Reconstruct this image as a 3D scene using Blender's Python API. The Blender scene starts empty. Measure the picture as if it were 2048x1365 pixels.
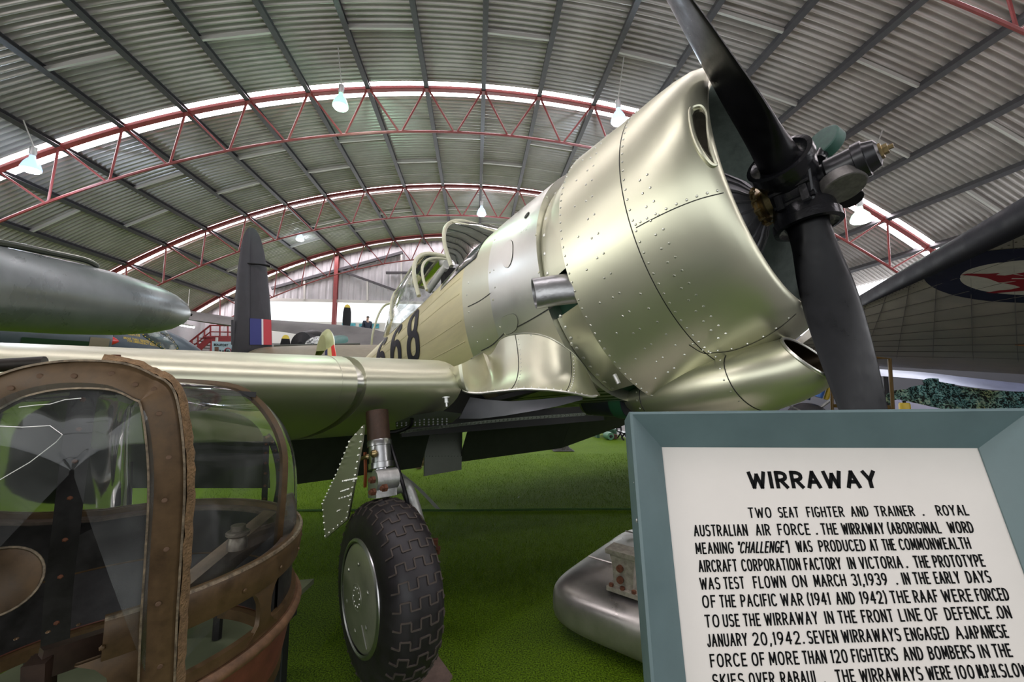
import bpy, bmesh, math, random
import numpy as np
from mathutils import Vector, Matrix
from mathutils.bvhtree import BVHTree
random.seed(7); RNG = np.random.default_rng(7)
PI = math.pi
SC = bpy.context.scene
COL = SC.collection

# ------------------------------------------------------------------ camera, world, light
CAM_H = 1.25
FPX, YAW, PIT, ROLL = 829.4, .0864, .0977, .006
_F = Vector((math.sin(YAW)*math.cos(PIT), math.cos(YAW)*math.cos(PIT), math.sin(PIT)))
_R0 = Vector((math.cos(YAW), -math.sin(YAW), 0)); _U0 = _R0.cross(_F)
_R = _R0*math.cos(ROLL)+_U0*math.sin(ROLL); _U = -_R0*math.sin(ROLL)+_U0*math.cos(ROLL)
CAM = Vector((0, 0, CAM_H))
cd = bpy.data.cameras.new('camera'); cam = bpy.data.objects.new('camera', cd); COL.objects.link(cam)
cd.sensor_width = 36; cd.lens = 36*FPX/2048; cd.clip_start = .05; cd.clip_end = 500
cam.matrix_world = Matrix(((_R.x, _U.x, -_F.x, 0), (_R.y, _U.y, -_F.y, 0), (_R.z, _U.z, -_F.z, CAM_H), (0, 0, 0, 1)))
SC.camera = cam
def W(px, py, d):
    """world point seen at photo pixel (px,py) at distance d along the view axis"""
    return CAM+(_F+_R*((px-1024)/FPX)-_U*((py-682.5)/FPX))*d
def RAY(px, py): return _F+_R*((px-1024)/FPX)-_U*((py-682.5)/FPX)
def WZ(px, py, z):
    r = RAY(px, py); return CAM+r*((z-CAM_H)/r.z)
def WY(px, py, y):
    r = RAY(px, py); return CAM+r*(y/r.y)

SC.view_settings.view_transform = 'Standard'; SC.view_settings.look = 'None'
SC.view_settings.gamma = 1; SC.view_settings.use_curve_mapping = False
SC.view_settings.exposure = 0.30
SC.cycles.max_bounces = 6; SC.cycles.diffuse_bounces = 3; SC.cycles.glossy_bounces = 4
SC.cycles.transparent_max_bounces = 12; SC.cycles.transmission_bounces = 4
SC.cycles.use_denoising = True; SC.cycles.sample_clamp_indirect = 6
SC.cycles.caustics_reflective = False; SC.cycles.caustics_refractive = False
wd = bpy.data.worlds.new('sky'); SC.world = wd; wd.use_nodes = True
wd.node_tree.nodes['Background'].inputs[0].default_value = (.93, .96, 1, 1)
wd.node_tree.nodes['Background'].inputs[1].default_value = 1.3
def area(name, loc, target, sx, sy, power, col=(1, 1, 1)):
    l = bpy.data.lights.new(name, 'AREA'); l.shape = 'RECTANGLE'; l.size = sx; l.size_y = sy; l.energy = power; l.color = col
    o = bpy.data.objects.new(name, l); COL.objects.link(o); o.location = loc
    o.rotation_euler = (Vector(target)-Vector(loc)).to_track_quat('-Z', 'Y').to_euler()
    return o
# added fill from the unseen front; daylight through the far doors and side openings
area('front_fill_light', (-3, -9.5, 3.6), (-1, 8, 3.2), 15, 5.5, 100, (1, .985, .95))
area('left_doorway_daylight', (-13.0, -3, 3.0), (0, 3, 2.2), 9, 3.4, 330, (1, .99, .96))
area('far_doorway_daylight', (1, 23.2, 3.4), (0, 8, 3.0), 22, 4.0, 800, (.96, .98, 1))

# ------------------------------------------------------------------ materials
MATS = {}
def nt(m): return m.node_tree.nodes, m.node_tree.links
def mat(name, col, rough=.5, metal=0., noise=0., nscale=20., bump=0., bscale=60., emit=None, coat=0., rnoise=0., stretch=None, spec=None):
    if name in MATS: return MATS[name]
    m = bpy.data.materials.new(name); m.use_nodes = True; N, L = nt(m); b = N['Principled BSDF']
    b.inputs['Base Color'].default_value = (*col, 1); b.inputs['Roughness'].default_value = rough; b.inputs['Metallic'].default_value = metal
    if spec is not None: b.inputs['Specular IOR Level'].default_value = spec
    if coat: b.inputs['Coat Weight'].default_value = coat; b.inputs['Coat Roughness'].default_value = .15
    tc = N.new('ShaderNodeTexCoord'); src = tc.outputs['Object']
    if stretch:
        mp = N.new('ShaderNodeMapping'); mp.inputs['Scale'].default_value = stretch; L.new(src, mp.inputs[0]); src = mp.outputs[0]
    if noise or rnoise:
        n = N.new('ShaderNodeTexNoise'); n.inputs['Scale'].default_value = nscale; n.inputs['Detail'].default_value = 6; n.inputs['Roughness'].default_value = .65
        L.new(src, n.inputs['Vector'])
        if noise:
            r = N.new('ShaderNodeValToRGB'); r.color_ramp.elements[0].position = .3; r.color_ramp.elements[1].position = .7
            r.color_ramp.elements[0].color = (*[c*(1-noise) for c in col], 1); r.color_ramp.elements[1].color = (*[min(1, c*(1+noise*.6)) for c in col], 1)
            L.new(n.outputs[0], r.inputs[0]); L.new(r.outputs[0], b.inputs['Base Color'])
        if rnoise:
            mr = N.new('ShaderNodeMapRange'); mr.inputs['From Min'].default_value = .3; mr.inputs['From Max'].default_value = .7
            mr.inputs['To Min'].default_value = max(.03, rough-rnoise); mr.inputs['To Max'].default_value = rough+rnoise
            L.new(n.outputs[0], mr.inputs[0]); L.new(mr.outputs[0], b.inputs['Roughness'])
    if bump:
        n2 = N.new('ShaderNodeTexNoise'); n2.inputs['Scale'].default_value = bscale; n2.inputs['Detail'].default_value = 4; L.new(src, n2.inputs['Vector'])
        bp = N.new('ShaderNodeBump'); bp.inputs['Strength'].default_value = bump; bp.inputs['Distance'].default_value = .01
        L.new(n2.outputs[0], bp.inputs['Height']); L.new(bp.outputs[0], b.inputs['Normal'])
    if emit:
        b.inputs['Emission Color'].default_value = (*emit[0], 1); b.inputs['Emission Strength'].default_value = emit[1]
    MATS[name] = m; return m
def glassmat(name, tint=(.93, .97, .96), haze=.05, rough=.02, refl=1.45):
    if name in MATS: return MATS[name]
    m = bpy.data.materials.new(name); m.use_nodes = True; N, L = nt(m); N.clear()
    out = N.new('ShaderNodeOutputMaterial'); tr = N.new('ShaderNodeBsdfTransparent'); tr.inputs[0].default_value = (*tint, 1)
    gl = N.new('ShaderNodeBsdfGlossy'); gl.inputs['Roughness'].default_value = rough
    df = N.new('ShaderNodeBsdfDiffuse'); df.inputs[0].default_value = (.75, .78, .76, 1)
    fr = N.new('ShaderNodeFresnel'); fr.inputs[0].default_value = refl
    m1 = N.new('ShaderNodeMixShader'); m2 = N.new('ShaderNodeMixShader')
    tc = N.new('ShaderNodeTexCoord'); nz = N.new('ShaderNodeTexNoise'); nz.inputs['Scale'].default_value = 9; nz.inputs['Detail'].default_value = 8
    mr = N.new('ShaderNodeMapRange'); mr.inputs['From Min'].default_value = .45; mr.inputs['From Max'].default_value = .8; mr.inputs['To Min'].default_value = haze*.35; mr.inputs['To Max'].default_value = haze*2.5
    L.new(tc.outputs['Object'], nz.inputs[0]); L.new(nz.outputs[0], mr.inputs[0])
    L.new(mr.outputs[0], m1.inputs[0]); L.new(tr.outputs[0], m1.inputs[1]); L.new(df.outputs[0], m1.inputs[2])
    L.new(fr.outputs[0], m2.inputs[0]); L.new(m1.outputs[0], m2.inputs[1]); L.new(gl.outputs[0], m2.inputs[2]); L.new(m2.outputs[0], out.inputs[0])
    MATS[name] = m; return m

# ------------------------------------------------------------------ object and mesh helpers
def setp(o, label=None, cat=None, group=None, kind=None):
    if label: o['label'] = label
    if cat: o['category'] = cat
    if group: o['group'] = group
    if kind: o['kind'] = kind
    return o
def empty(name, loc=(0, 0, 0), label=None, cat=None, group=None, mw=None):
    o = bpy.data.objects.new(name, None); COL.objects.link(o); o.empty_display_size = .1
    if mw is not None: o.matrix_world = mw
    else: o.location = loc
    return setp(o, label, cat, group)
class MB:
    def __init__(s): s.v = []; s.f = []; s.m = []
    def add(s, vs, fs, mi=0):
        k = len(s.v); s.v += [tuple(p) for p in vs]; s.f += [tuple(i+k for i in f) for f in fs]; s.m += [mi]*len(fs); return s
    def box(s, c, size, M=None, mi=0):
        x, y, z = [a/2 for a in size]
        vs = [Vector((sx*x, sy*y, sz*z)) for sx in (-1, 1) for sy in (-1, 1) for sz in (-1, 1)]
        if M is not None: vs = [M @ v for v in vs]
        vs = [v+Vector(c) for v in vs]
        return s.add(vs, [(0, 1, 3, 2), (4, 6, 7, 5), (0, 4, 5, 1), (2, 3, 7, 6), (0, 2, 6, 4), (1, 5, 7, 3)], mi)
    def bar(s, a, b, w, h, up=(0, 0, 1), mi=0):
        a = Vector(a); b = Vector(b); d = (b-a); L = d.length; d.normalize(); u = Vector(up); x = d.cross(u)
        if x.length < 1e-4: x = d.cross(Vector((1, 0, 0)))
        x.normalize(); u = x.cross(d)
        vs = [p+x*(sx*w/2)+u*(sz*h/2) for p in (a, b) for sx, sz in ((-1, -1), (1, -1), (1, 1), (-1, 1))]
        return s.add(vs, [(0, 1, 2, 3), (7, 6, 5, 4), (0, 4, 5, 1), (1, 5, 6, 2), (2, 6, 7, 3), (3, 7, 4, 0)], mi)
    def grid(s, P, cu=False, cv=False, mi=0):
        n = len(P); m = len(P[0]); vs = [p for r in P for p in r]; fs = []
        for i in range(n if cu else n-1):
            for j in range(m if cv else m-1):
                a = i*m+j; b = i*m+(j+1) % m; c = ((i+1) % n)*m+(j+1) % m; d = ((i+1) % n)*m+j
                fs.append((a, b, c, d))
        return s.add(vs, fs, mi)
    def tube(s, pts, r, n=8, cap=True, mi=0):
        pts = [Vector(p) for p in pts]; rr = r if hasattr(r, '__len__') else [r]*len(pts); rings = []; x = None
        for i, p in enumerate(pts):
            t = (pts[min(i+1, len(pts)-1)]-pts[max(i-1, 0)]).normalized()
            if x is None:
                x = t.cross(Vector((0, 0, 1)))
                if x.length < .1: x = t.cross(Vector((1, 0, 0)))
            x = (x-t*x.dot(t)).normalized(); y = t.cross(x)
            rings.append([p+x*(rr[i]*math.cos(2*PI*k/n))+y*(rr[i]*math.sin(2*PI*k/n)) for k in range(n)])
        s.grid(rings, cv=True, mi=mi)
        if cap:
            s.add(rings[0], [tuple(range(n))], mi); s.add(rings[-1], [tuple(range(n))[::-1]], mi)
        return s
    def lathe(s, prof, o, ax, n=32, cap=True, mi=0, a0=0, a1=2*PI):
        """prof: (distance along ax, radius)"""
        o = Vector(o); ax = Vector(ax).normalized(); x = ax.cross(Vector((0, 0, 1)))
        if x.length < .1: x = ax.cross(Vector((1, 0, 0)))
        x.normalize(); y = ax.cross(x); full = abs(a1-a0-2*PI) < 1e-6
        ang = [a0+(a1-a0)*k/(n if full else n-1) for k in range(n)]
        rings = [[o+ax*t+x*(r*math.cos(a))+y*(r*math.sin(a)) for a in ang] for t, r in prof]
        s.grid(rings, cv=full, mi=mi)
        if cap and full:
            if prof[0][1] > 1e-5: s.add(rings[0], [tuple(range(n))], mi)
            if prof[-1][1] > 1e-5: s.add(rings[-1], [tuple(range(n))[::-1]], mi)
        return s
    def prism(s, poly, ext, mi=0):
        poly = [Vector(p) for p in poly]; e = Vector(ext); n = len(poly)
        fs = [tuple(range(n)), tuple(range(2*n-1, n-1, -1))]+[(i, i+n, (i+1) % n+n, (i+1) % n) for i in range(n)]
        return s.add(poly+[p+e for p in poly], fs, mi)
    def ball(s, c, r, n=8, m=6, mi=0, sc=(1, 1, 1)):
        c = Vector(c); rings = [[c+Vector((sc[0]*r*math.sin(PI*i/m)*math.cos(2*PI*k/n), sc[1]*r*math.sin(PI*i/m)*math.sin(2*PI*k/n), sc[2]*r*math.cos(PI*i/m))) for k in range(n)] for i in range(m+1)]
        return s.grid(rings, cv=True, mi=mi)
    def rivet(s, p, nrm, r=.006, h=.5, mi=0):
        p = Vector(p); nz = Vector(nrm).normalized(); x = nz.cross(Vector((.3, .2, .9))).normalized(); y = nz.cross(x)
        a = [p+x*(r*math.cos(k*PI/3))+y*(r*math.sin(k*PI/3)) for k in range(6)]
        b = [p+nz*(r*h*.8)+x*(.65*r*math.cos(k*PI/3))+y*(.65*r*math.sin(k*PI/3)) for k in range(6)]
        return s.add(a+b+[p+nz*r*h], [(k, (k+1) % 6, 6+(k+1) % 6, 6+k) for k in range(6)]+[(6+k, 6+(k+1) % 6, 12) for k in range(6)], mi)
    def build(s, name, m, parent=None, smooth=True, angle=40, weld=False):
        me = bpy.data.meshes.new(name); me.from_pydata(s.v, [], s.f)
        ms = m if isinstance(m, (list, tuple)) else [m]
        for q in ms: me.materials.append(q)
        if len(ms) > 1: me.polygons.foreach_set('material_index', s.m)
        bm = bmesh.new(); bm.from_mesh(me)
        if weld: bmesh.ops.remove_doubles(bm, verts=bm.verts, dist=1e-5)
        bmesh.ops.recalc_face_normals(bm, faces=bm.faces); bm.to_mesh(me); bm.free()
        if smooth:
            me.polygons.foreach_set('use_smooth', [True]*len(me.polygons))
            try: me.set_sharp_from_angle(angle=math.radians(angle))
            except Exception: pass
        me.update()
        o = bpy.data.objects.new(name, me); COL.objects.link(o)
        if parent: o.parent = parent
        return o
def bez(p, n=24, closed=False):
    """Catmull-Rom through points"""
    p = [Vector(q) for q in p]; N = len(p); out = []
    segs = N if closed else N-1
    for i in range(segs):
        g = (lambda k: p[k % N]) if closed else (lambda k: p[min(max(k, 0), N-1)])
        a, b, c, d = g(i-1), g(i), g(i+1), g(i+2); k = max(1, n//segs)
        for j in range(k):
            t = j/k; out.append(.5*((2*b)+(c-a)*t+(2*a-5*b+4*c-d)*t*t+(3*b-a-3*c+d)*t**3))
    if not closed: out.append(p[-1])
    return out
def interp(x, xs, ys): return float(np.interp(x, xs, ys))
def bvh(o): return BVHTree.FromPolygons([v.co for v in o.data.vertices], [tuple(p.vertices) for p in o.data.polygons])
def text_mesh(txt, size=1., shear=0., extr=0., bold=0.):
    c = bpy.data.curves.new('t', 'FONT'); c.body = txt; c.size = size; c.shear = shear; c.extrude = extr; c.offset = bold; c.resolution_u = 3; c.space_character = 1.0 if bold < .02 else 1.14
    o = bpy.data.objects.new('t', c); COL.objects.link(o)
    dg = bpy.context.evaluated_depsgraph_get(); me = bpy.data.meshes.new_from_object(o.evaluated_get(dg))
    vs = [tuple(v.co) for v in me.vertices]; fs = [tuple(p.vertices) for p in me.polygons]
    bpy.data.objects.remove(o); bpy.data.meshes.remove(me); bpy.data.curves.remove(c)
    return vs, fs

# ------------------------------------------------------------------ the hangar
M_SHEET = mat('galvanised_roof_sheet', (.52, .485, .465), .38, .4, noise=.18, nscale=1.2, rnoise=.1)
M_PURL = mat('grey_steel_purlin', (.065, .062, .068), .5, .2, noise=.15, nscale=8)
M_RED = mat('red_oxide_steel', (.24, .042, .04), .45, 0, noise=.2, nscale=6)
M_PALE = mat('pale_steel_strut', (.50, .49, .46), .5, .2)
M_WALL = mat('grey_wall_sheet', (.42, .41, .42), .5, .15, noise=.12, nscale=1.5)
def skylight_mat():
    m = bpy.data.materials.new('skylight_panel'); m.use_nodes = True; N, L = nt(m); b = N['Principled BSDF']
    b.inputs['Base Color'].default_value = (.8, .8, .8, 1); b.inputs['Emission Color'].default_value = (1, .93, .98, 1); b.inputs['Emission Strength'].default_value = 15
    return m
M_SKYL = skylight_mat()
XC, ZC, RR = -.176, -16.06+CAM_H, 23.80; PH0 = -.0515; DPH = 1.5/RR
TR = [4.87, 10.43, 15.96, 21.55]
EAVE = .615; YN, YF = -10.0, 22.9; PH_LO, PH_HI = -EAVE-.012, EAVE
def arc(ph, r, y): return Vector((XC+r*math.sin(ph), y, ZC+r*math.cos(ph)))
RS = RR+.15
GAP = .235
def roof_sheet():
    ys = []; spans = []
    cuts = [YN]+[v for t in TR for v in (t*1.018-GAP, t*1.018+GAP)]+[YF]
    cuts = [YN, -.7-GAP, -.7+GAP]+cuts[1:]
    b = MB(); nph = 72
    for a, c in zip(cuts[0::2], cuts[1::2]):
        n = int((c-a)/.0175); ys = np.linspace(a, c, n+1)
        vs = []; fs = []
        for k, y in enumerate(ys):
            cc = math.cos(2*PI*y/.14); r = RS+.05*cc+(.012 if (y/.14 % 6) < .5 else 0)
            for i in range(nph+1):
                p = arc(PH_LO+(PH_HI-PH_LO)*i/nph, r, y); vs.append((p.x, p.y, p.z))
        m = nph+1
        for k in range(n):
            for i in range(nph): fs.append((k*m+i, k*m+i+1, (k+1)*m+i+1, (k+1)*m+i))
        b.add(vs, fs)
    o = b.build('ceiling', M_SHEET, angle=180); setp(o, 'grey corrugated steel barrel vault roof over the whole hangar', None, None, 'structure')
roof_sheet()
for k, t in enumerate([-.7]+TR):
    b = MB()
    for a, c in ((t*1.018-GAP-.02, t*1.018), (t*1.018, t*1.018+GAP+.02)):
        b.grid([[arc(PH_LO+(PH_HI-PH_LO)*i/90, RS+.03, y) for i in range(91)] for y in (a, c)])
    o = b.build('window_%d' % (k+1), M_SKYL); setp(o, None, None, None, 'structure')
ORD = ['', 'first', 'second', 'third', 'fourth', 'fifth', 'sixth', 'seventh', 'eighth', 'ninth']
# purlins: C channels along the hangar
def purl_label(i):
    j = i-1
    if j == 0: return 'dark grey steel roof purlin running along the very top of the vault'
    return 'dark grey steel roof purlin, %s to the %s of the topmost one' % (ORD[abs(j)], 'right' if j > 0 else 'left')
for i in range(-8, 11):
    ph = PH0+i*DPH
    if not PH_LO < ph < PH_HI: continue
    e = Vector((math.cos(ph), 0, -math.sin(ph))); n = Vector((math.sin(ph), 0, math.cos(ph)))
    prof = [(-.05, -.03), (.05, -.03), (.05, -.01), (-.03, -.01), (-.03, .09), (.05, .09), (.05, .11), (-.05, .11)]
    b = MB(); P = [[Vector((0, y, 0))+arc(ph, RR, 0)+e*(u*1.15)+n*v for u, v in prof] for y in (YN, YF)]
    b.grid(P, cv=True); b.add(P[0], [tuple(range(8))]); b.add(P[1], [tuple(range(8))])
    o = b.build('roof_purlin', M_PURL, smooth=False)
    setp(o, purl_label(i), 'roof beam', 'purlins along the vault')
# bridging struts between purlins
BAYN = {(-1): 'directly overhead', 0: 'before the nearest whole truss', 1: 'beyond the nearest whole truss', 2: 'before the farthest truss'}
bays = [(-.7, 4.87), (4.87, 10.43), (10.43, 15.96), (15.96, 21.55)]
for bi, (a, c) in enumerate(bays):
    for i in range(-8, 10):
        fr = .47+.14*((i % 2)*2-1)*.5
        y = a+(c-a)*(fr+.12*(i % 2))
        if bi == 0 and not (-6 < i < 9): continue
        ph0, ph1 = PH0+i*DPH, PH0+(i+1)*DPH
        if ph0 < PH_LO or ph1 > PH_HI: continue
        b = MB(); b.bar(arc(ph0+.0008, RR+.025, y), arc(ph1-.0008, RR+.025, y), .05, .08, up=(math.sin(ph0), 0, math.cos(ph0)))
        o = b.build('bridging_strut', M_PALE, smooth=False)
        j = i-1
        where = '%s of the topmost purlin' % ('right' if j == 0 else 'left') if j in (0, -1) else 'beyond the %s purlin %s of top' % (ORD[j if j > 0 else -j-1], 'right' if j > 0 else 'left')
        setp(o, 'pale strut %s, %s' % (where, BAYN[bi-1]), 'roof strut', 'bridging struts between the purlins')
# trusses
TL = ['red lattice roof truss overhead, only its right end in the picture', 'red lattice roof truss nearest in full view, arching across the picture', 'red lattice roof truss second in full view, behind the propeller aircraft', 'red lattice roof truss farthest away, against the end wall']
def tri(b, a, c, r): b.tube([a, c], r, 6)
for t, lab in zip(TR, TL):
    root = empty('roof_truss', (XC, t, ZC+RR), lab, 'roof truss', 'arched roof trusses')
    off = Vector(root.location)
    A = lambda ph, r: arc(ph, r, t)-off
    b = MB(); P = []
    for i in range(97):
        ph = PH_LO+(PH_HI-PH_LO)*i/96; e = Vector((math.sin(ph), 0, math.cos(ph)))
        P.append([A(ph, RR-.02)+Vector((0, w, 0))+e*h for w, h in ((-.065, -.03), (.065, -.03), (.065, -.015), (.012, -.015), (.012, .10), (-.012, .10), (-.012, -.015), (-.065, -.015))])
    b.grid(P, cv=True); b.build('top_chord', M_RED, root, smooth=False)
    dz = 1.20
    ks = list(range(-9, 11)); nodes = [PH0+(i+.5)*DPH for i in ks if PH_LO < PH0+(i+.5)*DPH < PH_HI]
    b = MB(); b.tube([A(nodes[0]+(nodes[-1]-nodes[0])*i/80, RR-dz) for i in range(81)], .034, 6); b.build('bottom_chord', M_RED, root)
    for i in range(-9, 11):
        ph = PH0+i*DPH
        if not PH_LO < ph < PH_HI: continue
        for s in (-.5, .5):
            pm = ph+s*DPH
            if nodes[0]-1e-6 <= pm <= nodes[-1]+1e-6:
                b = MB(); tri(b, A(ph+s*.004, RR-.03), A(pm-s*.003, RR-dz), .026); b.build('web_brace', M_RED, root)
# floor and grass
def turf_mat():
    m = bpy.data.materials.new('artificial_turf'); m.use_nodes = True; N, L = nt(m); b = N['Principled BSDF']; b.inputs['Roughness'].default_value = .85; b.inputs['Specular IOR Level'].default_value = .1
    tc = N.new('ShaderNodeTexCoord'); n1 = N.new('ShaderNodeTexNoise'); n1.inputs['Scale'].default_value = 140; n1.inputs['Detail'].default_value = 3
    n2 = N.new('ShaderNodeTexNoise'); n2.inputs['Scale'].default_value = 2.2; n2.inputs['Detail'].default_value = 5
    L.new(tc.outputs['Object'], n1.inputs[0]); L.new(tc.outputs['Object'], n2.inputs[0])
    r = N.new('ShaderNodeValToRGB'); r.color_ramp.elements[0].position = .35; r.color_ramp.elements[1].position = .68
    r.color_ramp.elements[0].color = (.034, .066, .002, 1); r.color_ramp.elements[1].color = (.20, .35, .012, 1); L.new(n1.outputs[0], r.inputs[0])
    mx = N.new('ShaderNodeMix'); mx.data_type = 'RGBA'; mx.blend_type = 'MULTIPLY'; mx.inputs[0].default_value = .5
    r2 = N.new('ShaderNodeValToRGB'); r2.color_ramp.elements[0].position = .3; r2.color_ramp.elements[1].position = .7; r2.color_ramp.elements[0].color = (.6, .65, .5, 1); r2.color_ramp.elements[1].color = (1, 1, .9, 1)
    L.new(n2.outputs[0], r2.inputs[0]); L.new(r.outputs[0], mx.inputs[6]); L.new(r2.outputs[0], mx.inputs[7]); L.new(mx.outputs[2], b.inputs['Base Color'])
    bp = N.new('ShaderNodeBump'); bp.inputs['Strength'].default_value = .9; bp.inputs['Distance'].default_value = .015; L.new(n1.outputs[0], bp.inputs['Height']); L.new(bp.outputs[0], b.inputs['Normal'])
    return m
M_TURF = turf_mat()
XL, XR = arc(PH_LO, RS, 0).x, arc(PH_HI, RS, 0).x
XT = 3.4
b = MB(); b.add([(XL, .2, 0), (XT, .2, 0), (XT, YF+.4, 0), (XL, YF+.4, 0)], [(0, 1, 2, 3)]); setp(b.build('floor', M_TURF), 'bright green artificial turf floor', None, None, 'structure')
M_UNSEEN = mat('dark_unseen_floor', (.13, .125, .12), .8, 0, noise=.25, nscale=2)  # dark floor out of view, added to cut green bounce off the turf
b = MB(); b.add([(XL, YN, 0), (XR, YN, 0), (XR, .2, 0), (XL, .2, 0)], [(0, 1, 2, 3)]); b.add([(XT, .2, 0), (XR, .2, 0), (XR, YF+.4, 0), (XT, YF+.4, 0)], [(0, 1, 2, 3)]); setp(b.build('floor_unseen', M_UNSEEN), 'dark unseen floor added beside the turf to cut green bounce', None, None, 'structure')
M_CONC = mat('outside_concrete', (.5, .49, .46), .9, 0, noise=.15, nscale=3)
b = MB(); b.add([(-40, YF+.4, 0), (40, YF+.4, 0), (40, 60, 0), (-40, 60, 0)], [(0, 1, 2, 3)]); setp(b.build('floor_outside', M_CONC), None, None, None, 'structure')
def blades():
    n = 120000; y = 1.25+RNG.random(n)**1.7*6.0; x = RNG.uniform(-1, 1, n)*(1.1+.42*y)*.9-.1
    keep = np.hypot(x+.38, y-1.87) > .42; keep &= ~((x < -.70) & (y < 2.9) & (x < -.80+.28*(y-1.5))); keep &= ~(((x-.15)*.75+(y-2.2)*.66 > -.28-0*x) & ((x-.15)*.66-(y-2.2)*.75 > -.06) & (x > .02)); sp_ = WZ(876, 1018, .012); keep &= np.hypot(x-sp_.x, y-sp_.y) > .22; q_ = WZ(848, 936, 0); keep &= np.hypot(x-q_.x, y-q_.y) > .4; x = x[keep]; y = y[keep]; n = len(x); h = RNG.uniform(.012, .026, n); a = RNG.uniform(0, 2*PI, n); w = RNG.uniform(.0012, .0022, n); lx = RNG.normal(0, .008, n); ly = RNG.normal(0, .008, n)
    v = np.empty((n, 3, 3)); v[:, 0] = np.c_[x-w*np.cos(a), y-w*np.sin(a), np.full(n, .001)]; v[:, 1] = np.c_[x+w*np.cos(a), y+w*np.sin(a), np.full(n, .001)]; v[:, 2] = np.c_[x+lx, y+ly, h]
    me = bpy.data.meshes.new('turf_blades'); me.vertices.add(3*n); me.vertices.foreach_set('co', v.ravel()); me.loops.add(3*n); me.loops.foreach_set('vertex_index', np.arange(3*n)); me.polygons.add(n); me.polygons.foreach_set('loop_start', np.arange(0, 3*n, 3)); me.update(calc_edges=True)
    me.materials.append(mat('turf_blade', (.098, .178, .006), .6, 0, noise=.5, nscale=90, spec=.1))
    o = bpy.data.objects.new('artificial_grass', me); COL.objects.link(o); setp(o, 'short green artificial grass blades on the floor in front', 'grass', None, 'stuff')
blades()
b = MB()
p0, p1 = WZ(560, 1022, .012), WZ(1262, 1019, .012); b.tube([p0+(p1-p0)*t+Vector((0, .01*math.sin(9*t), 0)) for t in np.linspace(0, 1, 20)], .011, 5)
setp(b.build('trim_1', mat('turf_seam', (.02, .06, .006), .9)), 'dark seam between two strips of turf', None, None, 'structure')
# walls
def corr_wall(name, x0, x1, y, zlo, zhi, step=.06):
    b = MB(); n = int((x1-x0)/step); P0 = []; P1 = []
    for i in range(n+1):
        x = x0+(x1-x0)*i/n; zz = zhi(x)
        if zz < zlo+.02: zz = zlo+.02
        yy = y+(.03 if (i % 6) in (0, 1) else 0)
        P0.append(Vector((x, yy, zlo))); P1.append(Vector((x, yy, zz)))
    b.grid([P0, P1]); o = b.build(name, M_WALL, smooth=False); setp(o, None, None, None, 'structure'); return o
YW = YF-.25
arch_z = lambda x: ZC+math.sqrt(max(0, (RS+.05)**2-(x-XC)**2))
ZD = WY(670, 603, YW).z
xl_d, xr_d = WY(508, 640, YW).x, 12.4
corr_wall('wall_far', XL+.05, XR-.05, YW, ZD, arch_z)
corr_wall('wall_far_left', XL+.05, xl_d, YW, .0, lambda x: ZD)
corr_wall('wall_far_right', xr_d, XR-.05, YW, .0, lambda x: ZD)
b = MB(); b.bar((xl_d, YW-.06, ZD), (xr_d, YW-.06, ZD), .1, .16); setp(b.build('trim_2', M_PALE, smooth=False), 'pale lintel along the top of the far door opening', None, None, 'structure')
# side walls with a translucent window band
M_WIN = mat('translucent_side_window', (.85, .85, .85), .5, 0, emit=((.95, .97, 1), 2.5))
for sgn, nm in ((-1, 'left'), (1, 'right')):
    x = XL if sgn < 0 else XR; ze = arc(PH_LO if sgn < 0 else PH_HI, RS, 0).z
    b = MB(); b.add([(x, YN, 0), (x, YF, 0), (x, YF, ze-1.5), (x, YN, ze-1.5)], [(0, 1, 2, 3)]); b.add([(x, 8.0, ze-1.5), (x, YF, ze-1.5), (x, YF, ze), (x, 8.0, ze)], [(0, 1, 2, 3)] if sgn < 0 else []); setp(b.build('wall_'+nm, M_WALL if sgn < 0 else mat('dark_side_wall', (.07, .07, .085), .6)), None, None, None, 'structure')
    b = MB(); ye = 8.0 if sgn < 0 else YF; b.add([(x, YN, ze-1.5), (x, ye, ze-1.5), (x, ye, ze), (x, YN, ze)], [(0, 1, 2, 3)]); setp(b.build('window_%d' % (20+sgn), M_WIN), None, None, None, 'structure')
b = MB(); P0 = []; P1 = []
for i in range(61):
    x = XL+(XR-XL)*i/60; P0.append(Vector((x, YN, 6.3))); P1.append(Vector((x, YN, max(6.3, arch_z(x)))))
b.grid([P0, P1]); setp(b.build('wall_front', M_WALL), None, None, None, 'structure')
# far wall frame: red post, grey rails and braces
def bars(name, mt, lst, lab, cat):
    b = MB()
    for a, c, w in lst: b.bar(a, c, w, w)
    return setp(b.build(name, mt, smooth=False), lab, cat)
yp = YW-.16
pt, pb = WY(673.5, 505, yp), WY(667, 700, yp)
b = MB(); xx = (pt.x+pb.x)/2
b.box((xx, yp, (pt.z+.2)/2), (.045, .16, pt.z+.2)); b.box((xx, yp-.08, (pt.z+.2)/2), (.20, .02, pt.z+.2)); b.box((xx, yp+.08, (pt.z+.2)/2), (.20, .02, pt.z+.2))
setp(b.build('steel_column', M_RED, smooth=False), 'tall red steel column in the middle of the far door opening', 'column')
def wbar(name, p, q, w, lab, mt=None): bars(name, mt or M_PURL, [(WY(*p, yp+.02), WY(*q, yp+.02), w)], lab, 'wall beam')
wbar('wall_rail', (543, 577), (806, 505), .14, 'grey sloping rail across the far wall, left of the canopy')
wbar('wall_brace', (676, 540), (802, 585), .11, 'grey diagonal brace descending right from the red column')
wbar('wall_rail', (772, 546), (845, 546), .12, 'short grey level rail on the far wall beside the canopy')
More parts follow.
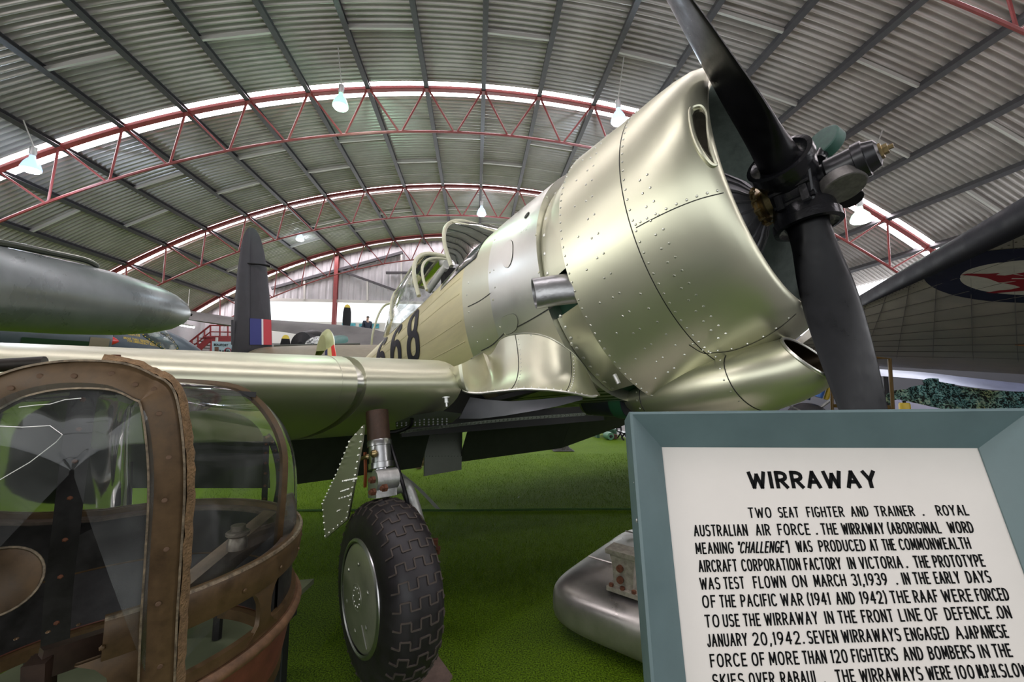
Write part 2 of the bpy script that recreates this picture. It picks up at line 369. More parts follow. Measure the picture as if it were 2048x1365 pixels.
for x, y0, y1, l in ((609, 561, 600, 'left of the red column'), (735, 562, 602, 'right of the red column'), (803, 506, 600, 'nearest the canopy')):
    bars('wall_stud', M_PALE, [(WY(x, y0, yp+.03), WY(x, y1, yp+.03), .09)], 'pale upright stud on the far wall, '+l, 'wall beam')
# lamps
def lamp(px, py, d, lab, col, power, lit=4, r=.17):
    p = W(px, py, d); root = empty('hangar_lamp', p+Vector((0, 0, .50)), lab, 'lamp', 'high bay lamps under the roof')
    b = MB(); b.lathe([(0, .02), (.01, .06), (.16, .06), (.18, .045), (.22, .045)], (0, 0, 0), (0, 0, -1), 16); b.build('socket', mat('lamp_socket', (.5, .5, .5), .4, .6), root)
    b = MB(); b.lathe([(.20, .05), (.26, .055), (.30, .09), (.38, r*.8), (.48, r), (.52, r*.98)], (0, 0, 0), (0, 0, -1), 24, cap=False); b.build('bulb_neck', mat('lamp_glass_shade_%d' % px, tuple(c*.8 for c in col), .15, 0, emit=(tuple(c**2.5 for c in col), .9)), root)
    b = MB(); b.lathe([(.52, r*.98), (.56, r*.8), (.58, r*.45), (.585, .001)], (0, 0, 0), (0, 0, -1), 24, cap=False)
    b.build('bulb_face', mat('lamp_lit_'+'%d%d' % (px, py), (1, 1, 1), .4, 0, emit=(col, lit)), root)
    top = root.location
    ph = math.atan2(top.x-XC, top.z-ZC); b = MB(); q = arc(ph, RR, top.y)-top; b.tube([(0, 0, 0), q], .012, 6); b.build('hanger', M_PALE, root)
    l = bpy.data.lights.new('lamp_light', 'POINT'); l.energy = power; l.color = col; l.shadow_soft_size = .12
    o = bpy.data.objects.new('lamp_light', l); COL.objects.link(o); o.parent = root; o.location = (0, 0, -.68)
lamp(681, 212, 9.3, 'greenish lit bell lamp hanging under the nearest full truss, left of the middle', (.62, 1, .78), 90, 4)
lamp(1237, 242, 9.4, 'bluish white lit lamp above the engine cowling', (.72, .86, 1), 90, 4)
lamp(62, 338, 9.0, 'bluish white lit lamp at the far left edge', (.66, .80, 1), 90, 4)
lamp(963, 428, 15.3, 'small bluish white lit lamp above the windscreen', (.75, .86, 1), 70, 6)
lamp(1722, 440, 9.2, 'clear bell lamp right of the propeller hub', (.80, 1, .88), 55, 5, r=.2)
lamp(600, 479, 18.5, 'tiny lamp over the dark tail fin, near the far wall', (.8, .9, 1), 20, 5)

# ------------------------------------------------------------------ the silver two-seat propeller aircraft
TH, TAU = math.radians(56), math.radians(10.5)
AN = Vector((math.cos(TAU)*math.cos(TH), -math.cos(TAU)*math.sin(TH), math.sin(TAU))); AS_ = Vector((-math.sin(TH), -math.cos(TH), 0)); AZ = AS_.cross(AN)
if AZ.z < 0: AZ.negate()
HUB = CAM+RAY(1594, 380).normalized()*2.5
AMW = Matrix(((AN.x, -AS_.x, AZ.x, HUB.x), (AN.y, -AS_.y, AZ.y, HUB.y), (AN.z, -AS_.z, AZ.z, HUB.z), (0, 0, 0, 1)))
AMI = AMW.inverted()
CL = AMI @ CAM                       # the camera in aircraft coordinates (x forward, y port, z up)
def LR(px, py): return (AMI.to_3x3() @ RAY(px, py))
def onS(px, py, s): r = LR(px, py); return CL+r*((-s-CL.y)/r.y)
def onX(px, py, x): r = LR(px, py); return CL+r*((x-CL.x)/r.x)
def hit(tree, px, py):
    h = tree.ray_cast(CL, LR(px, py).normalized()); return (h[0], h[1]) if h[0] is not None else None
M_SIL = mat('silver_dope_paint', (.63, .625, .47), .37, .84, noise=.06, nscale=1.6, rnoise=.05)
M_SILV = mat('worn_silver_panel', (.66, .66, .59), .33, .9, noise=.08, nscale=2.5, rnoise=.06)
M_FAB = mat('doped_fabric_skin', (.66, .60, .33), .36, .45, noise=.16, nscale=2.6, rnoise=.06, stretch=(.35, 1, 2.4))
M_BLK = mat('black_satin_paint', (.006, .006, .007), .36, 0, noise=.5, nscale=14, rnoise=.10, spec=.22)
M_BLKG = mat('black_gloss_casting', (.010, .010, .012), .22, .2, bump=.15, bscale=60)
M_GRN = mat('green_primer', (.025, .11, .055), .45)
M_GRNG = mat('dull_green_disc', (.035, .10, .075), .5, .1, noise=.25, nscale=30)
M_DARK = mat('dark_interior', (.012, .013, .012), .6)
M_LINER = mat('grey_green_liner', (.36, .43, .38), .42, .2, noise=.3, nscale=12)
M_STEEL = mat('bare_steel', (.46, .46, .46), .28, .95, noise=.2, nscale=20)
M_ALU = mat('cast_aluminium', (.56, .56, .54), .42, .75, noise=.25, nscale=25, bump=.15, bscale=90)
M_BRASS = mat('brass', (.42, .32, .16), .32, .9, noise=.3, nscale=30)
M_LINE = mat('panel_gap', (.02, .02, .015), .7)
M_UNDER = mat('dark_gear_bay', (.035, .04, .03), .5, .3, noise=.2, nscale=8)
M_GREY = mat('grey_gear_bay_panel', (.20, .20, .22), .4, .5, noise=.1, nscale=6)
M_NUM = mat('number_black', (.008, .008, .013), .4, spec=.2)
M_RUST = mat('rusty_bolt', (.16, .06, .03), .8, .3, noise=.5, nscale=60)
M_PLEX = glassmat('canopy_pale_reflection', (.92, .95, .95), .35, .05, 1.3)  # whitish haze is painted in for reflections on the canopy
AC = empty('propeller_aircraft', mw=AMW, label='silver two-seat propeller aircraft with black three-blade propeller and number 668', cat='aircraft')

# --- cowling
CPROF = [(-.105, .588), (-.092, .602), (-.088, .622), (-.098, .648), (-.125, .678), (-.17, .703), (-.24, .724), (-.34, .742), (-.45, .757), (-.56, .774), (-.68, .794), (-.80, .812)]
def czc(x): return .055+(x+.11)*(.155/.69)
def cowl_pt(x, r, a): return Vector((x, -r*math.cos(a), czc(x)+r*math.sin(a)))
b = MB(); NA = 128
def scoopbump(x, r, a):
    return r
outer = [[cowl_pt(x, r, 2*PI*k/NA) for k in range(NA)] for x, r in CPROF]
b.grid(outer, cv=True)
inner = [[cowl_pt(x, r, 2*PI*k/NA) for k in range(NA)] for x, r in [(-.80, .812), (-.80, .800), (-.45, .742)]]
b.grid(inner, cv=True)
tmp = b.build('cowling', [M_SIL, M_LINE, M_SILV], AC); CT = bvh(tmp); bpy.data.objects.remove(tmp)
def crad(x): return interp(-x, [-p[0] for p in CPROF[3:]], [p[1] for p in CPROF[3:]])
def crow(x, a0, a1, da):
    for a in np.arange(a0, a1, da):
        p = cowl_pt(x, crad(x), a); b.rivet(p, (0.1, -math.cos(a), math.sin(a)), .0062, .75, 2)
def cline(x0, a0, x1, a1, w=.0022, n=30):
    rows = []
    for t in np.linspace(0, 1, n):
        x = x0+(x1-x0)*t; a = a0+(a1-a0)*t; r = crad(x)+.0012
        if abs(x1-x0) > abs(a1-a0): rows.append([cowl_pt(x, r, a-w/r), cowl_pt(x, r, a+w/r)])
        else: rows.append([cowl_pt(x-w, r, a), cowl_pt(x+w, r, a)])
    b.grid(rows, mi=1)
AN0, AN1 = math.radians(-85), math.radians(95)
cline(-.45, AN0, -.45, AN1, n=80); crow(-.435, AN0, AN1, .066); crow(-.79, AN0, AN1, .056)
for x in (-.60, -.635): crow(x, math.radians(-70), math.radians(80), .125)
for x in (-.33, -.365): crow(x, math.radians(-62), math.radians(2), .085)
crow(-.52, math.radians(-60), math.radians(-28), .10); crow(-.70, math.radians(-62), math.radians(55), .21)
for pts, rv in (([(1272, 456), (1300, 441), (1350, 417), (1400, 398), (1447, 386)], 12), ([(1378, 690), (1405, 706), (1428, 706), (1470, 700), (1520, 680), (1560, 655), (1592, 628)], 10)):
    pp = bez([Vector((*p, 0)) for p in pts], 40); H = [hit(CT, p.x, p.y) for p in pp]; H = [h for h in H if h]
    rows = []
    for i, (p, n) in enumerate(H):
        t = (H[min(i+1, len(H)-1)][0]-H[max(i-1, 0)][0]).normalized(); sd = n.cross(t).normalized(); rows.append([p+n*.0015-sd*.002, p+n*.0015+sd*.002])
    b.grid(rows, mi=1)
    for i in range(1, len(H), 4): b.rivet(H[i][0]+H[i][1].cross((H[min(i+1, len(H)-1)][0]-H[i-1][0]).normalized()).normalized()*.014, H[i][1], .006, .75, 2)
for k in range(0, 118): 
    a = math.radians(-88)+k*math.radians(190)/118; p = cowl_pt(-.10, .640, a); b.rivet(p, (.85, -math.cos(a)*.5, math.sin(a)*.5), .0038, .6, 2)
b.build('cowling', [M_SIL, M_LINE, M_SILV], AC)
b = MB(); b.grid([[cowl_pt(x, r, 2*PI*k/96) for k in range(96)] for x, r in [(-.105, .588), (-.13, .578), (-.20, .60), (-.30, .655), (-.44, .69)]], cv=True)
b.build('cowling_liner', M_LINER, AC)
b = MB(); b.lathe([(-.43, .69), (-.435, .0)], (0, 0, czc(-.43)), (1, 0, 0), 64, cap=False); b.build('dark_void_disc', M_DARK, AC)  # dark disc paints the shade of the void inside the cowl
# carburettor intake slot in the cowl shoulder
sl = [(1381, 222), (1392, 214), (1404, 216), (1412, 232), (1414, 262), (1420, 295), (1428, 322), (1431, 331), (1421, 330), (1406, 312), (1392, 284), (1383, 252)]
H = [hit(CT, *p) for p in sl]; H = [h for h in H if h]
if len(H) > 6:
    c = sum((h[0] for h in H), Vector())/len(H); nn = sum((h[1] for h in H), Vector()).normalized()
    pp = bez([h[0]+h[1]*.004 for h in H], 48, True)
    b = MB(); b.tube(pp+[pp[0]], .0085, 8, cap=False); it = b.build('air_intake_slot', M_SIL, AC)
    b = MB(); b.grid([[p+nn*.003 for p in pp], [p*.97+c*.03-nn*.006 for p in pp], [p*.75+c*.25-nn*.0065+nn*.012 for p in pp]], cv=True); b.add([p*.75+c*.25+nn*.0055 for p in pp], [tuple(range(len(pp)))]); b.build('duct', mat('dark_metal_duct', (.06, .055, .04), .35, .8, noise=.4, nscale=20), it)
# --- engine behind the propeller
b = MB(); b.lathe([(-.44, .36), (-.40, .345), (-.34, .305), (-.27, .245), (-.20, .155), (-.165, .095)], (0, 0, 0), (1, 0, 0), 48)
for k in range(16):
    a = 2*PI*k/16; b.tube([Vector((x, r*math.cos(a), r*math.sin(a))) for x, r in [(-.40, .348), (-.34, .309), (-.27, .249), (-.20, .16), (-.17, .10)]], .0075, 5)
b.build('nose_case', mat('grey_crankcase', (.10, .10, .105), .34, .5, noise=.2, nscale=20), AC)
b = MB()
b.lathe([(-.185, .10), (-.165, .105), (-.16, .092), (-.15, .092)], (0, 0, 0), (1, 0, 0), 32)
b.lathe([(-.15, .066), (-.135, .072), (-.128, .066), (-.10, .066), (-.095, .072), (-.08, .066), (-.03, .064)], (0, 0, 0), (1, 0, 0), 32)
for k in range(12):
    a = 2*PI*k/12; b.lathe([(-.172, .008), (-.150, .008), (-.150, .004), (-.142, .004)], (0, .098*math.cos(a), .098*math.sin(a)), (1, 0, 0), 6)
b.build('shaft_collar', M_BRASS, AC)
# --- propeller
PR = empty('propeller'); PR.parent = AC
def pdir(al): return Vector((0, -math.cos(al), math.sin(al)))
def blade(al, back=0):
    d = (pdir(al)+Vector((-back, 0, 0))).normalized(); tn = Vector((1, 0, 0)).cross(d).normalized(); ax = d.cross(tn)
    st = [(.10, .165, .165, 50), (.20, .165, .165, 50), (.28, .175, .14, 49), (.36, .20, .105, 47), (.46, .235, .075, 43), (.58, .265, .055, 38), (.72, .28, .042, 33), (.90, .275, .033, 29), (1.08, .25, .026, 25), (1.24, .21, .02, 23), (1.36, .15, .014, 21), (1.42, .08, .010, 20), (1.435, .02, .006, 20)]
    rings = []; ns = 28
    for r, ch, th, tw in st:
        t = math.radians(tw); cx = tn*math.cos(t)+ax*math.sin(t); cy = -tn*math.sin(t)+ax*math.cos(t); ring = []
        for k in range(ns):
            u = 2*PI*k/ns; ring.append(d*r+cx*(ch/2*math.cos(u))+cy*(th/2*math.sin(u)))
        rings.append(ring)
    # smooth along the span
    cols = [bez([rings[i][k] for i in range(len(st))], 48) for k in range(ns)]
    b = MB(); b.grid([[cols[k][i] for k in range(ns)] for i in range(len(cols[0]))], cv=True); b.build('blade', M_BLK, PR)
    b = MB(); b.lathe([(.07, .115), (.12, .125), (.155, .128), (.16, .137), (.20, .137), (.203, .118), (.19, .10), (.19, .07)], (0, 0, 0), d, 36); b.build('blade_collar', M_BLKG, PR)
ALA = math.radians(31)
blade(ALA); blade(ALA-2*PI/3); blade(math.radians(165), .05)
b = MB(); b.lathe([(-.10, .07), (-.085, .135), (-.05, .15), (.06, .15), (.085, .13), (.10, .08)], (0, 0, 0), (1, 0, 0), 24)
for al in (ALA-PI/3+.25, ALA-PI/3-.2): b.tube([pdir(al)*.145+Vector((-.08, 0, 0)), pdir(al)*.145+Vector((.08, 0, 0))], .016, 8)
for dx in (-.05, .05):
    m0 = pdir(ALA-PI/3)*.148+Vector((dx, 0, 0)); b.box(m0, (.03, .03, .10))
b.tube([pdir(ALA-PI/3-.5)*.15+Vector((.05, 0, -.03)), pdir(ALA-PI/3+.35)*.16+Vector((.09, 0, .05))], .014, 8)
b.build('hub_barrel', M_BLKG, PR)
b = MB(); b.lathe([(.08, .055), (.12, .06), (.13, .072), (.225, .072), (.228, .08), (.262, .08), (.265, .07), (.275, .066), (.30, .058), (.308, .04)], (0, 0, 0), (1, 0, 0), 32); b.build('pitch_dome', mat('black_dome', (.02, .02, .022), .3, .3, noise=.3, nscale=20), PR)
b = MB(); b.lathe([(.305, .034), (.317, .034), (.319, .022), (.335, .022), (.336, .010), (.352, .010)], (0, 0, 0), (1, 0, 0), 6); b.build('dome_nut', M_BRASS, PR)
def cweight(px, py, x, r, tilt, nm, mt):
    c = onX(px, py, x); v = (CL-c).normalized(); upv = Vector((0, 0, 1)); rt = v.cross(upv).normalized()*-1; up2 = rt.cross(v)*-1
    up2 = (upv-v*upv.dot(v)).normalized(); rt = v.cross(up2)*-1
    n = (v*tilt[2]+rt*tilt[0]+up2*tilt[1]).normalized()
    q = empty('counterweight'); q.parent = PR; q.location = c
    b = MB(); b.lathe([(-.036, r*.93), (-.03, r), (.018, r), (.022, r*.95), (.0222, r*.9)], (0, 0, 0), n, 40); b.build('disc', mt, q)
    b = MB(); b.tube([n*-.02, -c*.45+Vector((.03, 0, 0))], .03, 10); b.build('arm', M_BLKG, q)
cweight(1645, 289, .12, .088, (-.38, .78, .5), 'a', M_GRNG)
cweight(1684, 372, .16, .088, (.15, -.78, .6), 'b', mat('worn_grey_disc', (.16, .15, .14), .45, .5, noise=.4, nscale=30))
cweight(1700, 396, -.02, .080, (.1, -.7, .6), 'c', M_BLK)

# --- fuselage
FX = [-1.0, -1.55, -2.0, -2.45, -3.1, -3.85, -4.6, -5.5, -6.5, -7.6]
FW = [.785, .70, .62, .545, .475, .42, .37, .28, .17, .05]
FT = [.69, .70, .66, .565, .515, .48, .455, .40, .34, .28]
FB = [-.875, -.82, -.78, -.76, -.72, -.66, -.57, -.42, -.24, -.05]
FC = [-.09, -.04, .0, .02, .03, .03, .03, .05, .08, .12]
FN = [2.0, 2.1, 2.4, 3.0, 3.0, 2.8, 2.4, 2.2, 2.1, 2.0]
def fsec(x): i = lambda Y: interp(-x, [-q for q in FX], Y); return i(FW), i(FT), i(FB), i(FC), i(FN)
def fpt(x, a, off=0):
    w, t, bt, c, n = fsec(x); ca, sa = math.cos(a), math.sin(a); h = (t-c) if sa >= 0 else (c-bt); n2 = n if sa >= 0 else 2.3
    return Vector((x, -(w+off)*math.copysign(abs(ca)**(2/n2), ca), c+(h+off)*math.copysign(abs(sa)**(2/n2), sa)))
def fside(x, z, off=.003):
    w, t, bt, c, n = fsec(x); h = (t-c) if z >= c else (c-bt); n2 = n if z >= c else 2.3; q = min(1, abs(z-c)/h)
    return Vector((x, -(w*(1-q**n2)**(1/n2)+off), z))
NF = 96
def fus(name, xs, mt, mi=None):
    b = MB(); b.grid([[fpt(x, 2*PI*k/NF) for k in range(NF)] for x in xs], cv=True); return b
b = fus('f', np.linspace(-1.0, -1.56, 10), 0); b.add([fpt(-1.0, 2*PI*k/NF) for k in range(NF)], [tuple(range(NF))])
tmp = fus('t', np.linspace(-.6, -7.6, 86), 0).build('t', M_SIL, AC); FTREE = bvh(tmp); bpy.data.objects.remove(tmp)
def fstrip(b, pts, w, mi, n=40, off=.002, riv=0, rmi=2, close=False):
    pp = bez([Vector((*p, 0)) for p in pts], n, close); H = [h for h in (hit(FTREE, p.x, p.y) for p in pp) if h]; rows = []
    for i, (p, nn) in enumerate(H):
        t = (H[min(i+1, len(H)-1)][0]-H[max(i-1, 0)][0]).normalized(); sd = nn.cross(t).normalized(); rows.append([p+nn*off-sd*w, p+nn*off+sd*w])
    if len(rows) > 1: b.grid(rows, mi=mi)
    return H
def frivet(b, pts, r=.006, mi=2):
    for p in pts:
        h = hit(FTREE, *p)
        if h: b.rivet(h[0], h[1], r, .6, mi)
FL = [M_SILV, M_LINE, M_SIL]
fstrip(b, [(1008, 668), (1060, 641), (1105, 614)], .0035, 1); fstrip(b, [(963, 702), (985, 690), (1008, 668)], .0035, 1)
# inspection covers on the panel
def cover(b, pts):
    pp = bez([Vector((*p, 0)) for p in pts], 32, True); H = [h for h in (hit(FTREE, p.x, p.y) for p in pp) if h]
    if len(H) > 6:
        c = sum((h[0] for h in H), Vector())/len(H); nn = sum((h[1] for h in H), Vector()).normalized()
        b.add([h[0]+nn*.004 for h in H]+[h[0] for h in H], [tuple(range(len(H)))]+[(i, (i+1) % len(H), len(H)+(i+1) % len(H), len(H)+i) for i in range(len(H))], 0)
        b.tube([h[0]+nn*.002 for h in H]+[H[0][0]], .0016, 4, cap=False, mi=1)
cover(b, [(1004, 640), (1010, 633), (1026, 628), (1034, 634), (1036, 648), (1030, 662), (1012, 668)])
cover(b, [(1012, 487), (1023, 481), (1026, 495), (1024, 520), (1016, 536), (1006, 528), (1005, 505)])
frivet(b, [(1078, 545), (1094, 395), (1072, 470), (1010, 668), (980, 545), (986, 600), (1000, 655), (1100, 606), (1030, 425), (990, 480), (1014, 534)], .008)
h = hit(FTREE, 1054, 431)
if h: b.lathe([(0, .022), (.004, .022), (.0042, .0)], h[0], h[1], 20, mi=1)
b.tube([fpt(-1.558, a, .001) for a in np.linspace(2.2, 4.3, 60)], .0035, 5, mi=2)
for a in np.linspace(2.2, 4.2, 26): p = fpt(-1.53, a, .0); b.rivet(p, (0, p.y, p.z), .006, .5, 0)
b.build('engine_side_panel', FL, AC)
b = fus('f', np.linspace(-1.56, -2.0, 8), 0)
fstrip(b, [(936, 614), (960, 602), (981, 587)], .003, 1)
frivet(b, [(937, 566), (934, 590), (938, 625), (945, 655), (955, 685), (975, 680), (945, 500), (965, 480), (988, 540), (990, 575)], .007)
b.tube([fpt(-1.998, a, .001) for a in np.linspace(2.2, 4.3, 60)], .0035, 5, mi=2)
for a in np.linspace(2.2, 4.2, 22): p = fpt(-1.97, a, .0); b.rivet(p, (0, p.y, p.z), .006, .5, 2)
b.build('cockpit_side_panel', [M_SIL, M_LINE, M_SILV], AC)
b = fus('f', np.linspace(-2.0, -7.6, 60), 0)
for a in np.radians([-40, -28, -16, -5, 7, 18]):      # stringers showing through the fabric
    b.tube([fpt(x, a, -.003) for x in np.linspace(-2.05, -7.4, 60)], .006, 5)
b.grid([[fpt(x, a, .004) for a in np.linspace(math.radians(52), math.radians(128), 24)] for x in np.linspace(-2.45, -4.1, 20)], mi=1)
b.build('fabric_fuselage', [M_FAB, mat('cockpit_dark', (.02, .022, .02), .5)], AC)
b = MB(); b.grid([[fpt(x, a, .004) for a in np.linspace(math.radians(25), math.radians(155), 40)] for x in np.linspace(-1.80, -2.5, 14)])
b.build('anti_glare_deck', mat('blue_black_gloss', (.012, .018, .035), .12, .0, coat=.6), AC)
# gap between cowling and fuselage: green firewall, silver skirt in two pieces
b = MB(); b.grid([[Vector((x, -.70*math.cos(a), czc(x)+.02+.70*math.sin(a))) for a in np.linspace(0, 2*PI, 73)] for x in (-1.03, -.6)]); b.build('firewall', M_GRN, AC)
def skirt(a0, a1):
    b = MB(); A = np.radians(np.linspace(a0, a1, 60))
    b.grid([[Vector((x, -r*math.cos(a), czc(x)*.75-.02+r*math.sin(a))) for a in A] for x, r in ((-1.0, .748), (-.99, .762), (-.82, .782), (-.72, .775))])
    for a in A[3::7]: b.rivet(Vector((-.965, -.767*math.cos(a), czc(-.965)*.75-.02+.767*math.sin(a))), (0, -math.cos(a), math.sin(a)), .011, .3, 1)
    b.build('cowl_skirt', [M_SIL, M_SILV], AC)
skirt(-8, 64); skirt(-62, -22)
# exhaust stub
e0, e1 = onS(1165, 575, .70), onS(1068, 588, .90)
b = MB(); path = bez([e0+Vector((.12, .10, 0)), e0, e0*.5+e1*.5+Vector((0, -.012, 0)), e1], 18); n = 28; ring = []
dd = (e1-e0).normalized(); vz = (Vector((0, 0, 1))-dd*dd.z).normalized(); hz = dd.cross(vz)
for i, p in enumerate(path):
    ring.append([p+hz*(.052*math.cos(2*PI*k/n))+vz*(.078*math.sin(2*PI*k/n)) for k in range(n)])
ring.append([path[-1]+hz*(.047*math.cos(2*PI*k/n))+vz*(.073*math.sin(2*PI*k/n)) for k in range(n)])
ring.append([path[-6]+hz*(.045*math.cos(2*PI*k/n))+vz*(.07*math.sin(2*PI*k/n)) for k in range(n)])
b.grid(ring, cv=True); b.add(ring[-1], [tuple(range(n))]); b.build('exhaust_stub', mat('exhaust_metal', (.42, .42, .42), .34, .9, noise=.12, nscale=12, bump=.3, bscale=22), AC)
# numbers 668 on the side
def digit(paths, xc, zc, wd_, ht, st):
    for path, cl in paths:
        pp = bez([Vector((xc+u*wd_, 0, zc+v*ht)) for u, v in path], 72, cl)
        if cl: pp.append(pp[0])
        rows = []
        for i, p in enumerate(pp):
            a = pp[i-1] if i else (pp[-2] if cl else pp[0]); c = pp[i+1] if i < len(pp)-1 else (pp[1] if cl else pp[-1]); t = (c-a).normalized(); sd = Vector((-t.z, 0, t.x))
            hw = st*(.5+.28*abs(t.z)); rows.append([fside(*(lambda q: (q.x, q.z))(p+sd*k), .0065) for k in (-hw, 0, hw)])
        b.grid(rows)
six = [([(.42, .33), (.28, .44), (.0, .47), (-.30, .36), (-.45, .10), (-.48, -.18), (-.36, -.40), (0, -.5), (.34, -.42), (.46, -.2), (.36, .02), (.0, .11), (-.34, .0), (-.45, -.14)], False)]
eight = [([(0, .5), (.32, .42), (.38, .25), (.28, .09), (0, .03), (-.28, .09), (-.38, .25), (-.32, .42)], True), ([(0, .03), (.36, -.05), (.47, -.25), (.36, -.43), (0, -.5), (-.36, -.43), (-.47, -.25), (-.36, -.05)], True)]
for nm, path, px, py in (('8', eight, 829, 668), ('6', six, 791, 690), ('6', six, 755, 712)):
    c = onS(px, py, .455 if nm == '8' else .44); b = MB(); digit(path, c.x, .095, .25, .47, .062); b.build('number', M_NUM, AC)
# windscreen, canopy
def bow(name, base, top, hw, r, n=24, sq=.75):
    pts = []
    for k in range(n+1):
        a = PI*k/n; ca, sa = math.cos(a), math.sin(a); u = math.copysign(abs(ca)**sq, ca); v = abs(sa)**sq
        pts.append(Vector((base.x+(top.x-base.x)*v, -hw*u, base.z+(top.z-base.z)*v)))
    b = MB(); b.tube(pts, r, 8); b.build(name, mat('canopy_frame_paint', (.62, .62, .44), .4, .1), AC); return pts
B1 = bow('windscreen_bow', onS(903, 533, .50), onS(945, 449, 0)+Vector((.06, 0, -.03)), .50, .019)
b = MB(); fr = [fpt(-1.86-.35*abs(math.cos(a))**2, a, .01) for a in np.linspace(math.radians(32), math.radians(148), 25)]
b.grid([B1, [p*.45+q*.55+Vector((0, 0, .02)) for p, q in zip(B1, fr)], fr]); b.build('windscreen_glass', M_PLEX, AC)
for k in (8, 16):
    b = MB(); b.tube([B1[k], fr[k]], .014, 6); b.build('windscreen_frame', MATS['canopy_frame_paint'], AC)
B2 = bow('canopy_bow', onS(836, 592, .45), onS(882, 511, 0), .44, .022)
b2 = Vector(B2[0]); B2b = bow('canopy_bow', onS(848, 580, .45), onS(897, 520, 0), .42, .014)
B3 = bow('canopy_bow', onS(780, 640, .40), onS(813, 570, .15), .38, .016)
b = MB(); b.grid([B2, [p*.5+q*.5+Vector((0, 0, .012)) for p, q in zip(B2, B3)], B3]); b.build('sliding_canopy', M_PLEX, AC)
for k in (5, 12, 19):
    b = MB(); b.tube([B2[k], B3[k]], .012, 6); b.build('canopy_rail', MATS['canopy_frame_paint'], AC)
b = MB(); b.grid([[p+(Vector((p.x, 0, .45))-p)*.0 for p in B3], [Vector((p.x-.34, p.y*.8, .45+(p.z-.45)*.55)) for p in B3], [Vector((p.x-.62, p.y*.6, .46)) for p in B3]]); b.build('rear_glass', M_PLEX, AC)
b = MB(); b.tube(bez([onS(790, 605, .2), onS(770, 611, .2), onS(757, 630, .25), onS(746, 665, .30), onS(743, 690, .30)], 24), .014, 6); b.build('gunner_hoop', MATS['canopy_frame_paint'], AC)
b = MB(); b.tube([onS(858, 582, .2), onS(892, 533, .2)], .034, 10); b.tube([onS(893, 527, .2), onS(880, 527, -.2)], .034, 10); b.build('rollover_post', mat('pale_tube', (.6, .6, .55), .4), AC)
b = MB()
for s in (.22, -.22): b.box((-2.95, s*0, .62), (.08, .40, .34))
b.build('crew_seat', mat('dark_seat', (.03, .03, .03), .6), AC)
# fin and rudder
def plate(b, poly, t, mi=0):
    b.prism([p+Vector((0, -t/2, 0)) for p in poly], (0, t, 0), mi)
fin = bez([Vector((*p, 0)) for p in [(672, 722), (668, 700), (667, 680), (663, 665), (658, 659), (651, 660), (644, 670), (638, 688), (634, 705), (630, 722)]], 54)
P = [onS(p.x, p.y, 0) for p in fin]; cc = sum(P, Vector())/len(P)
b = MB(); b.grid([[p+(cc-p)*k+Vector((0, s, 0)) for p in P] for k, s in ((.5, -.075), (.2, -.05), (0, 0), (.2, .05), (.5, .075))]); b.add([p+(cc-p)*.5+Vector((0, -.075, 0)) for p in P], [tuple(range(len(P)))]); b.build('fin_and_rudder', mat('olive_silver_fin', (.36, .38, .16), .4, .2, noise=.15, nscale=4), AC)
for q, mt in (([(650, 702), (655, 698), (655, 722), (648, 722)], mat('flash_blue', (.01, .015, .09), .45)), ([(655, 698), (662, 694), (665, 722), (655, 722)], mat('flash_yellow', (.75, .62, .25), .45)), ([(662, 694), (667, 690), (673, 722), (664, 722)], mat('flash_red', (.75, .03, .02), .45))):
    b = MB(); b.prism([onS(*p, .085) for p in q], (0, .012, 0)); b.build('fin_flash', mt, AC)
# --- wings
def naca(u, t=.16): return 5*t*(.2969*math.sqrt(u)-.126*u-.3516*u*u+.2843*u**3-.1015*u**4)
def camb(u, m=.02, p=.3): return m/p**2*(2*p*u-u*u) if u < p else m/(1-p)**2*(1-2*p+2*p*u-u*u)
def wsec(s, xle, zle, ch, t=.16, n=30, inc=2., grow=0.):
    if grow:
        q = wsec(s, xle, zle, ch, t, n, inc); m = len(q); o = []
        for k in range(m):
            d = (q[min(k+1, m-1)]-q[max(k-1, 0)]).normalized(); o.append(q[k]+Vector((-d.z, 0, d.x))*(-grow if True else 0))
        return o
    up = []; lo = []; ci, si = math.cos(math.radians(inc)), math.sin(math.radians(inc))
    for k in range(n+1):
        u = .5*(1-math.cos(PI*k/n)); yt = naca(u, t)*ch; yc = camb(u)*ch; g = 0
        for lst, z in ((up, yc+yt), (lo, yc-yt)):
            X = -u*ch+g; lst.append(Vector((xle+X*ci-z*0, -s, zle+X*si+z)))
    return up[::-1]+lo[1:]
def wpart(name, secs, mt, cap0=True, cap1=True):
    b = MB(); b.grid(secs, cv=True)
    if cap0: b.add(secs[0], [tuple(range(len(secs[0])))])
    if cap1: b.add(secs[-1], [tuple(range(len(secs[-1])))])
    return b
XLE, ZLE = -1.42, -.67
